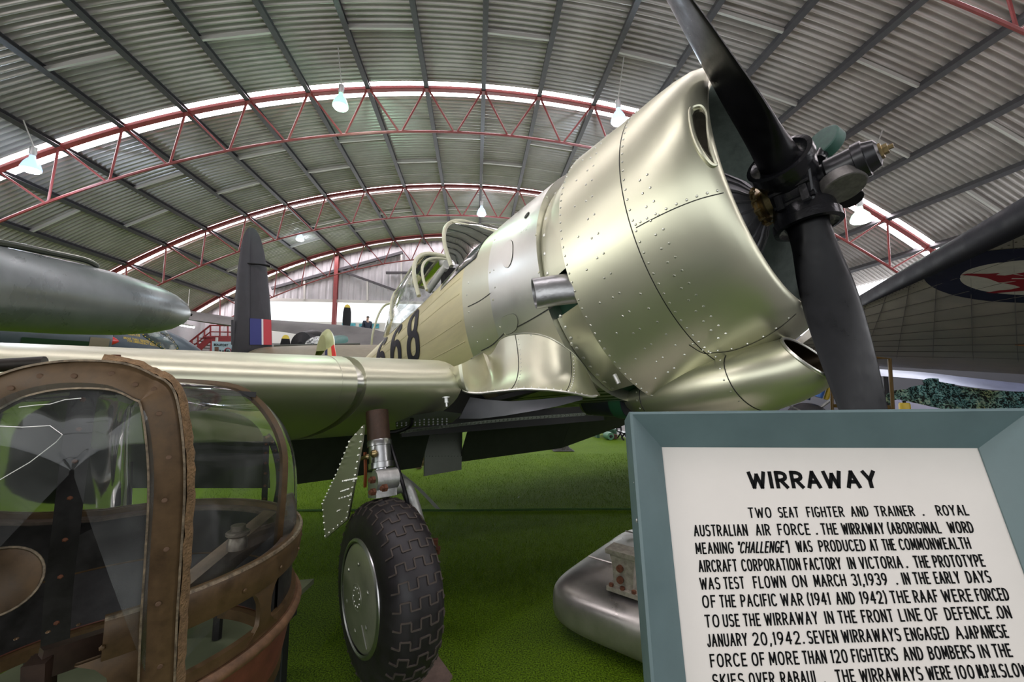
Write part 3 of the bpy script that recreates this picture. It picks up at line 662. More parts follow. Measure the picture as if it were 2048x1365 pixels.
for sg, nm in ((1, 'near'), (-1, 'far')):
    b = wpart('w', [wsec(sg*s, XLE, ZLE, 2.42) for s in np.linspace(1.05, 1.56, 6)], M_SIL)
    if sg > 0:
        wt = b.build('tmp', M_SIL, AC); WT = bvh(wt); bpy.data.objects.remove(wt)
    b.build('wing_centre_section', M_SIL, AC)
    def out(s): k = (s-1.58)/4.6; return wsec(sg*s, XLE-.30*k, ZLE+.032*(s-1.58), 2.42-1.15*k, .16-.03*k)
    ss = list(np.linspace(1.60, 5.9, 24)); b = wpart('w', [out(s) for s in ss]+[wsec(sg*6.15, XLE-.75, ZLE+.032*4.6+.0, .7, .10)], M_SIL)
    wo = b.build('outer_wing', [M_SIL], AC)
    b = wpart('w', [wsec(sg*s, XLE+g*.2, ZLE+.05*max(0, s-1.58), 2.42, .16, grow=g) for s, g in ((1.522, .001), (1.527, .026), (1.55, .036), (1.62, .036), (1.66, .026), (1.665, .001))], M_SILV)
    b.build('wing_joint_band', M_SILV, AC)
    b = wpart('w', [wsec(sg*s, XLE-.10, ZLE-.0, 2.32) for s in (.0, 1.04)], M_UNDER); 
    # inner section starts behind the wheel bay
    secs = [[v for v in wsec(sg*s, XLE, ZLE, 2.42) if v.x < -2.25] for s in (.02, .55, 1.06)]
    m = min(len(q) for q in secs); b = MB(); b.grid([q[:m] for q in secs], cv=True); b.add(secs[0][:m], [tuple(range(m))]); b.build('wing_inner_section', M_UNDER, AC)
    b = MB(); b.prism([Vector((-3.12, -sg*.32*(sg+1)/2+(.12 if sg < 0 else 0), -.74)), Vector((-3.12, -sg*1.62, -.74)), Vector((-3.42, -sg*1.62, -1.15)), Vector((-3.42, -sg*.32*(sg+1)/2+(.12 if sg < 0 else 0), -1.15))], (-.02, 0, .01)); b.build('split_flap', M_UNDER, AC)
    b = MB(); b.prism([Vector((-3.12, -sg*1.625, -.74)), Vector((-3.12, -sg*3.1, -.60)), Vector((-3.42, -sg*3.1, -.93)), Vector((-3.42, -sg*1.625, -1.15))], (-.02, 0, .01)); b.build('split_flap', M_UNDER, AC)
b = MB(); b.prism([onX(850, 866, -3.38), onX(925, 864, -3.38), onX(923, 940, -3.38), onX(849, 953, -3.38)], (-.02, 0, 0))
for t in np.linspace(.04, .96, 12):
    for v in (0.03, .5): b.rivet(onX(850+75*t, 880+v*66, -3.378), (1, 0, 0), .006, .5)
b.build('centre_flap', mat('grey_green_flap', (.10, .11, .085), .45, .3, noise=.1, nscale=6), AC)
# wheel bay panels and root fairing
b = MB(); lo = [(918, 838), (960, 838), (1010, 832), (1070, 822), (1120, 812), (1165, 800)]; hi = [(940, 795), (975, 800), (1020, 803), (1070, 800), (1120, 795), (1165, 790)]
b.grid([[onS(*p, .93-.05*i) for i, p in enumerate(hi)], [onS(*p, .95-.05*i) for i, p in enumerate(lo)]]); b.build('wheel_bay_wall', M_GREY, AC)
b = MB(); b.box((-2.22, 0, -.72), (.03, 2.1, .36)); b.box((-1.6, 0, -.70), (1.2, .9, .03)); b.build('wheel_bay_back', M_DARK, AC)
b = MB()
pl = [onS(790, 838, 1.25), onS(880, 822, 1.15), onS(925, 828, 1.02), onS(905, 845, 1.0), onS(850, 852, 1.05), onS(792, 858, 1.2)]
b.prism(pl, (-.02, .01, .0))
for i in range(12):
    for j in range(3): b.rivet(onS(795+i*9, 842+j*5+i*-.3, 1.22-.012*i)+Vector((.004, -.004, 0)), (.5, -.8, 0), .006, .5)
b.build('riveted_spar_plate', mat('grey_spar', (.22, .22, .23), .45, .5), AC)
b = MB(); fl = []
for t in np.linspace(0, 1, 40): fl.append([onS(800+370*t, 862-36*t-4*math.sin(PI*t), 1.2-.6*t), onS(800+370*t, 868-36*t-4*math.sin(PI*t), 1.2-.6*t)])
b.grid(fl, mi=0)
for t in np.linspace(0, 1, 46): b.rivet(onS(800+370*t, 865-36*t-4*math.sin(PI*t), 1.203-.6*t), (.4, -.8, 0), .006, .6)
b.build('bay_edge_flange', mat('flange_strip', (.07, .08, .06), .4, .5), AC)
b = MB(); b.grid([[fpt(x, a, .0) for a in np.radians(np.linspace(-115, -62, 16))] for x in np.linspace(-1.0, -3.2, 12)]); b.build('belly_skin', mat('green_belly', (.05, .09, .03), .35, .4), AC)
Tpx = [(898, 737), (930, 725), (965, 705), (1003, 677), (1030, 669), (1060, 667.5), (1090, 673), (1120, 688), (1150, 711), (1172, 739), (1185, 766), (1191, 783)]
Bpx = [(926, 781, 1.05), (938, 786, 1.04), (960, 787, 1.01), (990, 784, .97), (1020, 781, .93), (1050, 779, .89), (1080, 780, .85), (1110, 782, .81), (1140, 786, .77), (1165, 791, .73), (1182, 794, .70), (1192, 792, .68)]
Tp = []
for i, p in enumerate(Tpx):
    h = hit(FTREE, *p) or (onS(*p, .62), None); q = h[0]
    if i < 2:
        hw = hit(WT, *p); q = hw[0] if hw else onS(p[0], p[1], 1.05)
    Tp.append(q)
Bp = [onS(x, y, s) for x, y, s in Bpx]
Tp = bez(Tp, 66); Bp = bez(Bp, 66); rows = []
for t, q in zip(Tp, Bp):
    c = Vector((t.x*.55+q.x*.45, t.y*.80+q.y*.20, q.z+.22*(t.z-q.z)))
    k = min(1, max(0, (t.x+1.9)/.35))
    rows.append([t*(1-u)**2+c*(2*u*(1-u))+q*u*u for u in np.linspace(0, 1, 16)])
b = MB(); b.grid(rows)
for r in rows[2::3]: b.rivet(r[14], (.2, -1, .1), .006, .6, 1)
b.tube([r[15] for r in rows], .007, 6, cap=False, mi=1); b.tube([r[0]+Vector((0, -.002, 0)) for r in rows[8:]], .004, 5, cap=False, mi=1)
for c in (24, 46):
    b.tube([p+Vector((0, -.001, .001)) for p in rows[c]], .0018, 4, cap=False, mi=2)
    for p in rows[c+1][1:15:1]: b.rivet(p, (.2, -.9, .3), .005, .6, 1)
for (px, py) in [(955, 715), (1000, 690), (1024, 676), (1064, 672), (1117, 690), (1145, 712), (1170, 745), (1144, 688)]:
    h = hit(FTREE, px, py)
    if h: b.rivet(h[0]+h[1]*.004, h[1], .011, .3, 1)
b.build('wing_root_fairing', [M_SIL, M_SILV, M_LINE], AC)
# lower nose: oil cooler duct and chin scoop
def sloft(name, secs, mt, n=36, hollow=None):
    b = MB(); R = []
    for c, hw, hh, ex in secs:
        c = Vector(c); R.append([c+Vector((0, hw*math.copysign(abs(math.cos(a))**(2/ex), math.cos(a)), hh*math.copysign(abs(math.sin(a))**(2/ex), math.sin(a)))) for a in np.linspace(0, 2*PI, n, endpoint=False)])
    b.grid(R, cv=True); return b, R
secs = [((-1.14, 0, -.84), .12, .05, 2, 0), ((-1.03, 0, -.85), .20, .09, 2, 0), ((-.88, 0, -.865), .27, .13, 2.2, 0), ((-.70, 0, -.865), .31, .155, 2.3, 0), ((-.52, 0, -.855), .32, .165, 2.3, .1), ((-.38, 0, -.845), .31, .16, 2.2, .2), ((-.28, 0, -.83), .285, .15, 2.1, .3), ((-.21, 0, -.815), .25, .138, 2, .45), ((-.16, 0, -.80), .22, .122, 2, .6), ((-.135, 0, -.79), .205, .110, 2, .65)]
b = MB(); R = []
for c, hw, hh, ex, sh in secs:
    c = Vector(c); q = []
    for a in np.linspace(0, 2*PI, 40, endpoint=False):
        z = hh*math.copysign(abs(math.sin(a))**(2/ex), math.sin(a)); q.append(c+Vector((-sh*z, hw*math.copysign(abs(math.cos(a))**(2/ex), math.cos(a)), z)))
    R.append(q)
b.grid(R, cv=True)
b.grid([R[-1], [p*.93+Vector((-.16, 0, -.785))*.07 for p in R[-1]], [Vector((p.x-.14, p.y*.85, -.785+(p.z+.785)*.85)) for p in R[-1]]], cv=True, mi=1); b.add([Vector((p.x-.14, p.y*.85, -.785+(p.z+.785)*.85)) for p in R[-1]], [tuple(range(40))], 1)
b.tube(R[-1]+[R[-1][0]], .008, 8, cap=False, mi=2)
for k in (2, 5):
    b.tube([p*1.0 for p in R[k]]+[R[k][0]], .003, 4, cap=False, mi=3)
    for p in R[k][::2]: b.rivet(p+Vector((-.02, 0, 0)), (0, p.y, p.z+.82), .006, .7, 2)
b.build('chin_scoop', [M_SIL, mat('scoop_inside', (.05, .035, .02), .4, .7), M_SILV, M_LINE], AC)
b = MB(); c0, c1 = onS(1180, 798, .10), onS(1270, 800, .12); ax = (c1-c0).normalized()
b.lathe([(0, .0), (0, .105), ((c1-c0).length*.95, .112), ((c1-c0).length*.95, .0)], c0, ax, 30); L_ = (c1-c0).length
b.lathe([(L_*.0, .109), (L_*.05, .109)], c0, ax, 30, mi=1, cap=False); b.lathe([(L_*.7, .116), (L_*.95, .116)], c0, ax, 30, mi=2, cap=False)
b.build('oil_cooler_duct', [mat('blue_black_duct', (.02, .022, .035), .35), M_STEEL, M_GRN], AC)
b = MB(); b.tube([onS(1229, 750, .55), onS(1238, 768, .55)], .011, 8); b.build('drain_pipe', M_ALU, AC)
# wing fittings
for px, py in ((857, 812), (893, 808)):
    b = MB(); q = onS(px, py, 1.15); b.lathe([(0, .02), (.006, .02), (.006, .011), (.03, .011), (.03, .006), (.05, .006)], q+Vector((0, 0, .035)), (0, 0, -1), 10); b.build('drain_valve', mat('white_metal', (.75, .75, .72), .3, .4), AC)
# --- main undercarriage (near side)
def gear(sg, detail=True):
    g = empty('main_gear'); g.parent = AC
    S_ = lambda v: Vector((v.x, v.y*sg, v.z))
    wc = Vector((-1.46, -1.485, -1.552)); top = onS(755, 838, 1.48); bot = onS(764, 968, 1.48)
    ax = (bot-top).normalized(); L_ = (bot-top).length
    def cyl(nm, t0, t1, prof, mt, par=g):
        b = MB(); b.lathe(prof, S_(top+ax*L_*t0), S_(ax), 28); return b.build(nm, mt, par)
    cyl('strut_socket', -.12, .2, [(0, .052), (L_*.46, .052), (L_*.46, .04)], mat('brown_socket', (.07, .035, .02), .5, .2, noise=.4, nscale=20))
    cyl('strut_cylinder', .33, .7, [(0, .05), (.01, .055), (.03, .055), (.032, .05), (L_*.35, .05), (L_*.35+.002, .056), (L_*.44, .056), (L_*.44+.002, .04)], M_STEEL)
    cyl('strut_piston', .7, 1, [(0, .037), (L_*.42, .037)], mat('chrome_piston', (.55, .55, .57), .16, 1))
    b = MB(); fk = S_(top+ax*L_*1.0); b.box(fk, (.10, .095, .11)); 
    b.lathe([(0, .045), (.10, .045)], fk+Vector((.04, -.05*sg, .02)), Vector((0, sg, 0)), 16)
    arm = [S_(v) for v in (top+ax*L_*1.0+Vector((-.0, .0, -.02)), top+ax*L_*1.06+Vector((0, .07, -.0)), top+ax*L_*1.16+Vector((-.01, .125, -.0)), Vector((-1.47, wc.y+.175, -1.38)), Vector((-1.46, wc.y+.175, -1.53)))]
    b.tube(bez(arm, 24), [.05-.018*min(1, i/10) for i in range(25)], 14)
    b.lathe([(0, .04), (.2, .035)], S_(Vector((-1.46, wc.y+.18, wc.z))), Vector((0, -sg, 0)), 14)
    b.build('fork', M_ALU, g)
    if detail:
        for px, py in ((748, 960), (749, 984), (772, 976)):
            b = MB(); q = onS(px, py, 1.545); b.lathe([(0, .016), (.014, .016), (.015, .010), (.024, .010)], q, (.25, -1, 0), 6); b.build('bolt', M_RUST, g)
        b = MB(); b.tube(bez([onS(730, 905, 1.50), onS(731, 940, 1.50), onS(730, 975, 1.50)], 12), .008, 6); b.build('brake_pipe', mat('orange_pipe', (.42, .10, .02), .5), g)
        b = MB(); b.tube([onS(712, 922, 1.55), onS(752, 907, 1.50)], .009, 8); b.ball(onS(748, 908, 1.53), .018); b.ball(onS(735, 914, 1.53), .014); b.build('grease_fitting', M_BRASS, g)
        b = MB(); b.tube(bez([onS(779, 880, 1.42), onS(786, 905, 1.42), onS(797, 940, 1.42), onS(810, 985, 1.42), onS(820, 1030, 1.40), onS(824, 1050, 1.40)], 30), .009, 8); b.build('hydraulic_hose', M_BLK, g)
        b = MB(); b.tube(bez([onS(824, 838, 1.25), onS(820, 852, 1.25), onS(800, 862, 1.28), onS(775, 866, 1.32)], 20), .012, 8); b.build('flexible_conduit', M_BLK, g)
    # wheel
    w = empty('main_wheel'); w.parent = AC
    R0, HWD = .358, .115
    def tp(a, u, dr=0):
        # u in -1..1 across the tread
        t = u*PI/2*1.12; cr = math.copysign(abs(math.sin(t))**.8, math.sin(t)); rr = (R0-.135)+(.135+dr)*max(0, math.cos(t))**.62 if abs(t) < PI/2 else R0-.135-.05*(abs(t)-PI/2)
        return wc+Vector((rr*math.cos(a), -(HWD+dr)*cr, rr*math.sin(a)))
    b = MB(); na, nu = 96, 28
    b.grid([[S_(tp(2*PI*i/na, -1+2*j/nu)) for j in range(nu+1)] for i in range(na)], cu=True)
    # tread: interlocking stepped grooves
    ng = 34
    for i in range(ng):
        a = 2*PI*i/ng; da = 2*PI/ng
        steps = [(-.60, 0), (-.42, 0), (-.42, .45), (-.22, .45), (-.22, .0), (-.06, 0), (-.06, .5), (.06, .5), (.06, 0), (.22, 0), (.22, .45), (.42, .45), (.42, 0), (.60, 0)]
        if detail: 
            pp = [tp(a+da*f, u, .0015) for u, f in steps]
            for p, q in zip(pp, pp[1:]): b.bar(S_(p), S_(q), .0055, .006, up=S_(p-wc), mi=1)
    b.build('tyre', [mat('tyre_rubber', (.018, .015, .017), .5, 0, noise=.35, nscale=18, rnoise=.12), mat('tread_groove', (.07, .055, .045), .8)], w)
    b = MB(); fc = S_(wc+Vector((0, -HWD*.93, 0)))
    b.lathe([(-.03, .222), (.0, .225), (.012, .219), (.016, .209), (.012, .202)], fc, Vector((0, -sg, 0)), 48, cap=False); b.build('wheel_rim', M_STEEL, w)
    b = MB(); b.lathe([(0.004, .204), (.012, .19), (.016, .10), (.017, 0.0)], fc, Vector((0, -sg, 0)), 48)
    for k in range(6): a = 2*PI*k/6+.3; b.rivet(fc+Vector((.13*math.cos(a), -sg*.017, .13*math.sin(a))), (0, -sg, 0), .010, .4, 1)
    for k in range(10): a = 2*PI*k/10; b.rivet(fc+Vector((.035*math.cos(a), -sg*.018, .035*math.sin(a))), (0, -sg, 0), .005, .6, 1)
    b.tube([fc+Vector((.05*math.cos(a), -sg*.016, .05*math.sin(a))) for a in np.linspace(0, 2*PI, 30)], .002, 4, cap=False, mi=1)
    b.tube([fc+Vector((.05, -sg*.016, -.09)), fc+Vector((.10, -sg*.016, -.16))], .003, 4, mi=1)
    b.build('hub_cap', [mat('hub_olive_silver', (.40, .41, .30), .38, .6, noise=.15, nscale=12), M_SILV], w)
    dq = [onS(727, 850, 1.60), onS(724, 880, 1.60), onS(712, 950, 1.60), onS(695, 1040, 1.60), onS(650, 1078, 1.66), onS(644, 1010, 1.66), onS(672, 950, 1.66), onS(700, 880, 1.64)] 
    b = MB(); b.prism([S_(p) for p in dq], S_(Vector((-.012, .012, 0))))
    if detail:
        for p, q in zip(dq, dq[1:]+dq[:1]):
            n_ = max(2, int((q-p).length/.03)); c = sum(dq, Vector())/8
            for k in range(n_): r = p+(q-p)*(k/n_); b.rivet(S_(r+(c-r)*.05+Vector((.004, -.004, 0))), S_(Vector((.6, -.7, .1))), .0055, .6, 1)
        for v0, v1 in (((690, 962), (716, 957)), ((672, 1000), (705, 990)), ((662, 1028), (683, 1020)), ((680, 985), (700, 978))):
            for k in range(7): r = onS(v0[0]+(v1[0]-v0[0])*k/6, v0[1]+(v1[1]-v0[1])*k/6, 1.625); b.rivet(r+Vector((.012, -.012, 0)), (.6, -.7, .1), .006, .6, 1)
    b.build('gear_door', [M_SIL, M_SILV], AC)
gear(1); gear(-1, False)

# ------------------------------------------------------------------ the information board
M_TEAL = mat('teal_frame_paint', (.115, .175, .178), .38, 0, noise=.10, nscale=9, rnoise=.06)
M_BOARD = mat('cream_sign_board', (.76, .715, .65), .42, 0, noise=.05, nscale=3)
M_INK = mat('black_sign_paint', (.005, .005, .005), .5, spec=.08)
def camdir(a, u, f): return (_R*a+_U*u+_F*f).normalized()
SU = camdir(.06, 2.63, 1); r0_, r1_ = RAY(1323, 895), RAY(1955, 897); SRr = (r1_*(.95*r0_.dot(SU)/r1_.dot(SU))-r0_*.95).normalized(); SN = SRr.cross(SU).normalized()
if SN.dot(CAM-W(1323, 895, .95)) < 0: SN.negate()
SO = W(1323, 895, .95)
def onB(px, py, h=0.):
    r = RAY(px, py); o = SO+SN*h; return CAM+r*((o-CAM).dot(SN)/r.dot(SN))
def bc(p): q = p-SO; return q.dot(SRr), q.dot(SU)
SB = SO.copy()
bw = bc(onB(1955, 897))[0]; bh = .86
sign = empty('information_board', label='cream information board headed WIRRAWAY in a teal frame, in front of the aircraft nose', cat='sign')
def bp(u, v, h=0.): return SO+SRr*u+SU*v+SN*h
b = MB(); b.prism([bp(-.01, .01), bp(bw+.01, .01), bp(bw+.01, -bh-.01), bp(-.01, -bh-.01)], SN*-.012); b.build('sign_panel', M_BOARD, sign)
HC = .058
ol = -bc(onB(1265, 829, HC))[0]; ot = bc(onB(1275, 829, HC))[1]
print('sign', bw, ol, ot, SO, SU, SRr)
for side in range(4):
    # frame mitred: profile (offset out, height)
    prof = [(0, -.004), (0, .003), (1, HC), (1.0, HC), (1.09, HC-.002), (1.10, HC-.008), (1.10, -.06), (.0, -.06)]
    def corner(k, o, h):
        lx = -o*ol if k in (0, 3) else bw+o*ol; ly = o*ot if k in (0, 1) else -bh-o*ot
        return bp(lx, ly, h)
    b = MB(); b.grid([[corner(side, o, h) for o, h in prof], [corner((side+1) % 4, o, h) for o, h in prof]], cv=True); b.build('frame_rail', M_TEAL, sign, angle=25)
b = MB()
for px, py in ((1279, 1042), (1281, 966), (1283, 966.5)):
    p = onB(px, py, HC-.012); p = p-SRr*(bc(p)[0]+ol*1.10+.0008); b.rivet(p, -SRr, .0045 if px == 1279 else .0015, .5)
b.build('frame_screw', M_ALU, sign)
feet = []
for u in (-ol+.02, bw+ol-.02):
    t = bp(u, -bh-ot, -.02); b = MB(); b.bar(t+SU*.25, Vector((t.x-SN.x*.03, t.y+.0, .0)), .05, .05); b.build('sign_post', M_TEAL, sign, smooth=False)
# hand-lettered stroke capitals: name -> (width, strokes); strokes are polylines, 'c' marks a smooth curve
def _o(x0, x1, y0=0, y1=1, a0=90, a1=450, n=18):
    cx, cy, rx, ry = (x0+x1)/2, (y0+y1)/2, (x1-x0)/2, (y1-y0)/2
    return [(cx+rx*math.copysign(abs(math.cos(t))**.82, math.cos(t)), cy+ry*math.copysign(abs(math.sin(t))**.82, math.sin(t))) for t in np.radians(np.linspace(a0, a1, n))]
def _b(x0, x1, y0, y1): return [(x0, y1)]+_o(2*x0-x1+.12, x1, y0, y1, 90, -90, 10)[1:-1]+[(x0, y0)]
_S = _o(.02, .52, .5, 1, 40, 270, 12)+_o(.0, .54, 0, .5, 90, -140, 12)[1:]
GL = {'A': (.6, [[(0, 0), (.3, 1), (.6, 0)], [(.11, .34), (.49, .34)]]), 'B': (.52, [[(0, 0), (0, 1)], _b(0, .47, .53, 1), _b(0, .52, 0, .53)]),
 'C': (.56, [_o(0, .6, 0, 1, 42, 318)]), 'D': (.56, [[(0, 0), (0, 1)], _b(0, .56, 0, 1)]), 'E': (.44, [[(.44, 1), (0, 1), (0, 0), (.44, 0)], [(0, .52), (.38, .52)]]),
 'F': (.42, [[(.42, 1), (0, 1), (0, 0)], [(0, .52), (.36, .52)]]), 'G': (.58, [_o(0, .6, 0, 1, 42, 350)+[(.59, .42)], [(.33, .42), (.59, .42)]]), 'H': (.54, [[(0, 0), (0, 1)], [(.54, 0), (.54, 1)], [(0, .52), (.54, .52)]]),
 'I': (.0, [[(0, 0), (0, 1)]]), 'J': (.36, [[(.36, 1), (.36, .25)]+_o(0, .36, 0, .5, 0, -170, 8)[1:]]), 'K': (.52, [[(0, 0), (0, 1)], [(.5, 1), (0, .42)], [(.16, .58), (.52, 0)]]), 'L': (.42, [[(0, 1), (0, 0), (.42, 0)]]),
 'M': (.66, [[(0, 0), (0.03, 1), (.33, .2), (.63, 1), (.66, 0)]]), 'N': (.54, [[(0, 0), (0, 1), (.54, 0), (.54, 1)]]), 'O': (.6, [_o(0, .6)]), 'P': (.5, [[(0, 0), (0, 1)], _b(0, .5, .44, 1)]),
 'R': (.52, [[(0, 0), (0, 1)], _b(0, .5, .46, 1), [(.22, .46), (.52, 0)]]), 'S': (.54, [_S]), 'T': (.52, [[(0, 1), (.52, 1)], [(.26, 1), (.26, 0)]]), 'U': (.54, [[(0, 1), (0, .3)]+_o(0, .54, 0, .6, 180, 360, 12)[1:-1]+[(.54, .3), (.54, 1)]]),
 'V': (.58, [[(0, 1), (.29, 0), (.58, 1)]]), 'W': (.86, [[(0, 1), (.2, 0), (.43, .85), (.66, 0), (.86, 1)]]), 'Y': (.56, [[(0, 1), (.28, .46), (.56, 1)], [(.28, .46), (.28, 0)]]),
 '0': (.52, [_o(0, .52)]), '1': (.08, [[(0, .86), (.08, 1), (.08, 0)]]), '2': (.48, [_o(0, .48, .42, 1, 165, -35, 12)+[(0, 0), (.48, 0)]]), '3': (.46, [_o(0, .46, .53, 1, 150, -80, 10)+_o(-.02, .5, 0, .53, 80, -150, 12)]), '4': (.52, [[(.38, 0), (.38, 1), (0, .3), (.52, .3)]]), '9': (.48, [_o(0, .48, .42, 1, 0, 360, 14), [(.48, .7), (.44, .35), (.16, 0)]]),
 '.': (.06, [[(0, .02), (.06, .06)]]), ',': (.06, [[(.06, .06), (0, -.14)]]), '(': (.14, [[(.14, 1.06), (.02, .8), (.0, .5), (.02, .2), (.14, -.06)]]), ')': (.14, [[(0, 1.06), (.12, .8), (.14, .5), (.12, .2), (0, -.06)]]), '"': (.16, [[(0, 1.05), (.03, .8)], [(.13, 1.05), (.16, .8)]])}
def letters(b, txt, A, R_, Up, wid, h, sw, shear=0.):
    gap = .36; tot = sum(GL[c][0] for c in txt)+gap*(len(txt)-1); sx = (wid-sw)/max(tot, .06); x = 0.
    if len(txt) == 1 and txt in '.,': sx = h
    for c in txt:
        w, st = GL[c]
        for pl in st:
            q = [Vector(((x+u)*sx+sw/2+shear*v*h, v*(h-sw)+sw/2)) for u, v in pl]; runs = [[q[0]]]
            for k in range(1, len(q)):
                runs[-1].append(q[k])
                if k < len(q)-1 and (q[k]-q[k-1]).normalized().dot((q[k+1]-q[k]).normalized()) < .72: runs.append([q[k]])
            for p in runs:
                n = len(p); p[0] = p[0]-(p[1]-p[0]).normalized()*sw*.36; p[-1] = p[-1]+(p[-1]-p[-2]).normalized()*sw*.36; L, R2 = [], []
                for k in range(n):
                    d0 = (p[k]-p[k-1]).normalized() if k else (p[1]-p[0]).normalized(); d1 = (p[k+1]-p[k]).normalized() if k < n-1 else d0
                    m = Vector((-(d0.y+d1.y), d0.x+d1.x)).normalized()/max(.6, math.sqrt((1+d0.dot(d1))/2)); L.append(p[k]+m*sw/2); R2.append(p[k]-m*sw/2)
                b.grid([[A+R_*a.x+Up*a.y for a in L], [A+R_*a.x+Up*a.y for a in R2]])
        x += w+gap
lines = [
 ('T', 979, 978, 36, [('WIRRAWAY', 1499, 1759)]),
 (0, 573, 560, 52, [('TWO', 648, 760), ('SEAT', 793, 893), ('FIGHTER', 931, 1112), ('AND', 1144, 1230), ('TRAINER', 1262, 1453), ('.', 1488, 1497), ('ROYAL', 1560, 1715)]),
 (0, 662, 645, 57, [('AUSTRALIAN', 383, 645), ('AIR', 683, 755), ('FORCE', 791, 948), ('.', 972, 981), ('THE', 1001, 1082), ('WIRRAWAY', 1102, 1308), ('(ABORIGINAL', 1325, 1582), ('WORD', 1617, 1740)]),
 (0, 748, 722, 57, [('MEANING', 392, 577), ('I"CHALLENGE"', 588, 832), (')', 838, 848), ('WAS', 880, 959), ('PRODUCED', 990, 1218), ('AT', 1237, 1280), ('THE', 1298, 1362), ('COMMONWEALTH', 1380, 1725)]),
 (0, 835, 808, 60, [('AIRCRAFT', 406, 595), ('CORPORATION', 615, 902), ('FACTORY', 920, 1100), ('IN', 1131, 1168), ('VICTORIA', 1187, 1395), ('.', 1408, 1417), ('THE', 1452, 1527), ('PROTOTYPE', 1545, 1795)]),
 (0, 920, 885, 60, [('WAS', 413, 512), ('TEST', 528, 630), ('FLOWN', 672, 830), ('ON', 862, 932), ('MARCH', 966, 1122), ('31,1939', 1150, 1322), ('.', 1360, 1369), ('IN', 1395, 1432), ('THE', 1450, 1530), ('EARLY', 1551, 1675), ('DAYS', 1706, 1825)]),
 (0, 1008, 972, 62, [('OF', 425, 492), ('THE', 509, 588), ('PACIFIC', 611, 787), ('WAR', 806, 915), ('(1941', 935, 1045), ('AND', 1073, 1166), ('1942)', 1190, 1320), ('THE', 1338, 1432), ('RAAF', 1450, 1570), ('WERE', 1588, 1735), ('FORCED', 1752, 1912)]),
 (0, 1103, 1058, 63, [('TO', 437, 508), ('USE', 525, 606), ('THE', 624, 708), ('WIRRAWAY', 727, 987), ('IN', 1020, 1063), ('THE', 1085, 1173), ('FRONT', 1198, 1352), ('LINE', 1380, 1488), ('OF', 1507, 1572), ('DEFENCE', 1604, 1825), ('.', 1845, 1854), ('ON', 1858, 1922)]),
 (0, 1197, 1152, 64, [('JANUARY', 447, 645), ('20,1942.', 670, 920), ('SEVEN', 935, 1083), ('WIRRAWAYS', 1102, 1388), ('ENGAGED', 1410, 1622), ('A', 1652, 1690), ('JAPANESE', 1695, 1908)]),
 (0, 1296, 1245, 66, [('FORCE', 463, 642), ('OF', 665, 730), ('MORE', 750, 895), ('THAN', 912, 1028), ('120', 1050, 1130), ('FIGHTERS', 1150, 1373), ('AND', 1400, 1497), ('BOMBERS', 1523, 1745), ('IN', 1768, 1817), ('THE', 1836, 1927)]),
 (0, 1394, 1375, 67, [('SKIES', 475, 630), ('OVER', 652, 778), ('RABAUL', 805, 990), ('.', 1010, 1019)]),
 (0, 1373, 1338, 67, [('THE', 1072, 1168), ('WIRRAWAYS', 1190, 1495), ('WERE', 1515, 1635), ('100', 1655, 1745), ('M.P.H.', 1760, 1865), ('SLOWER', 1870, 2070)]),
]
for li, (kind, y0, y1, cap, words) in enumerate(lines):
    b = MB(); cap = cap*1.0
    for wtxt, xa, xb in words:
        it = wtxt.startswith('I"'); wtxt = wtxt[1:] if it else wtxt
        if kind == 'T': pa, pb, hpx = (xa, y0), (xb, y1), cap
        else:
            x_first, x_last = words[0][1], words[-1][2]; f_ = lambda x: y0+(y1-y0)*(x-x_first)/(x_last-x_first)
            pa, pb = (1230+xa*.414, 800+f_(xa)*.414), (1230+xb*.414, 800+f_(xb)*.414); hpx = cap*.414
        A, B = onB(*pa, .0008), onB(*pb, .0008); T = onB(pa[0], pa[1]-hpx, .0008); h = bc(T)[1]-bc(A)[1]
        rt = (B-A).normalized(); letters(b, wtxt, A, rt, SU, (B-A).length, h, h*(.20 if kind == 'T' else .135), .25 if it else 0.)
    b.build('title_lettering' if kind == 'T' else 'line_of_lettering', M_INK, sign, smooth=False)

# ------------------------------------------------------------------ gun turret on a green platform
M_BRN = mat('brown_turret_frame', (.105, .062, .026), .42, .25, noise=.4, nscale=26, rnoise=.12)
M_BRND = mat('dark_turret_metal', (.022, .020, .020), .42, .3, noise=.6, nscale=22, rnoise=.1)
M_FELT = mat('tan_felt_strip', (.26, .16, .075), .95, 0, noise=.4, nscale=60, bump=.8, bscale=220)
M_CHIP = mat('chipped_bare_edge', (.22, .17, .11), .5, .4, noise=.7, nscale=80)
M_PERSP = glassmat('turret_perspex', (.88, .93, .91), .05, .05, 1.55)
M_REDL = mat('dull_red_hull', (.16, .05, .03), .5, .1, noise=.4, nscale=18)
TC = Vector((-.88, 1.13, .83)); TRD = .405
tur = empty('gun_turret', (TC.x, TC.y, .42), 'glazed gun turret with brown metal frames on a green platform, left foreground', 'gun turret')
def tl(p): return Vector(p)-tur.location
def TW(px, py, d): return tl(W(px, py, d))
def ringp(a, r, z): return tl((TC.x+r*math.cos(a), TC.y+r*math.sin(a), z))
AA = np.linspace(-.90, PI+.25, 80)
def lring(name, prof, mt, a=None):
    b = MB(); b.grid([[ringp(t, r, z) for r, z in prof] for t in (AA if a is None else a)], cv=True); return b.build(name, mt, tur)
b = MB(); b.grid([[ringp(t, r, z) for r, z in [(.400, .845), (.414, .845), (.420, .835), (.418, .80), (.414, .775), (.404, .775), (.40, .80)]] for t in AA], cv=True)
for t in AA[::5]: b.rivet(ringp(t, .420, .80), (math.cos(t), math.sin(t), 0), .005, .6)
for t in np.linspace(-1.9, .2, 26): b.rivet(ringp(t, .412, .845), (math.cos(t)*.3, math.sin(t)*.3, 1), .0035, .4)
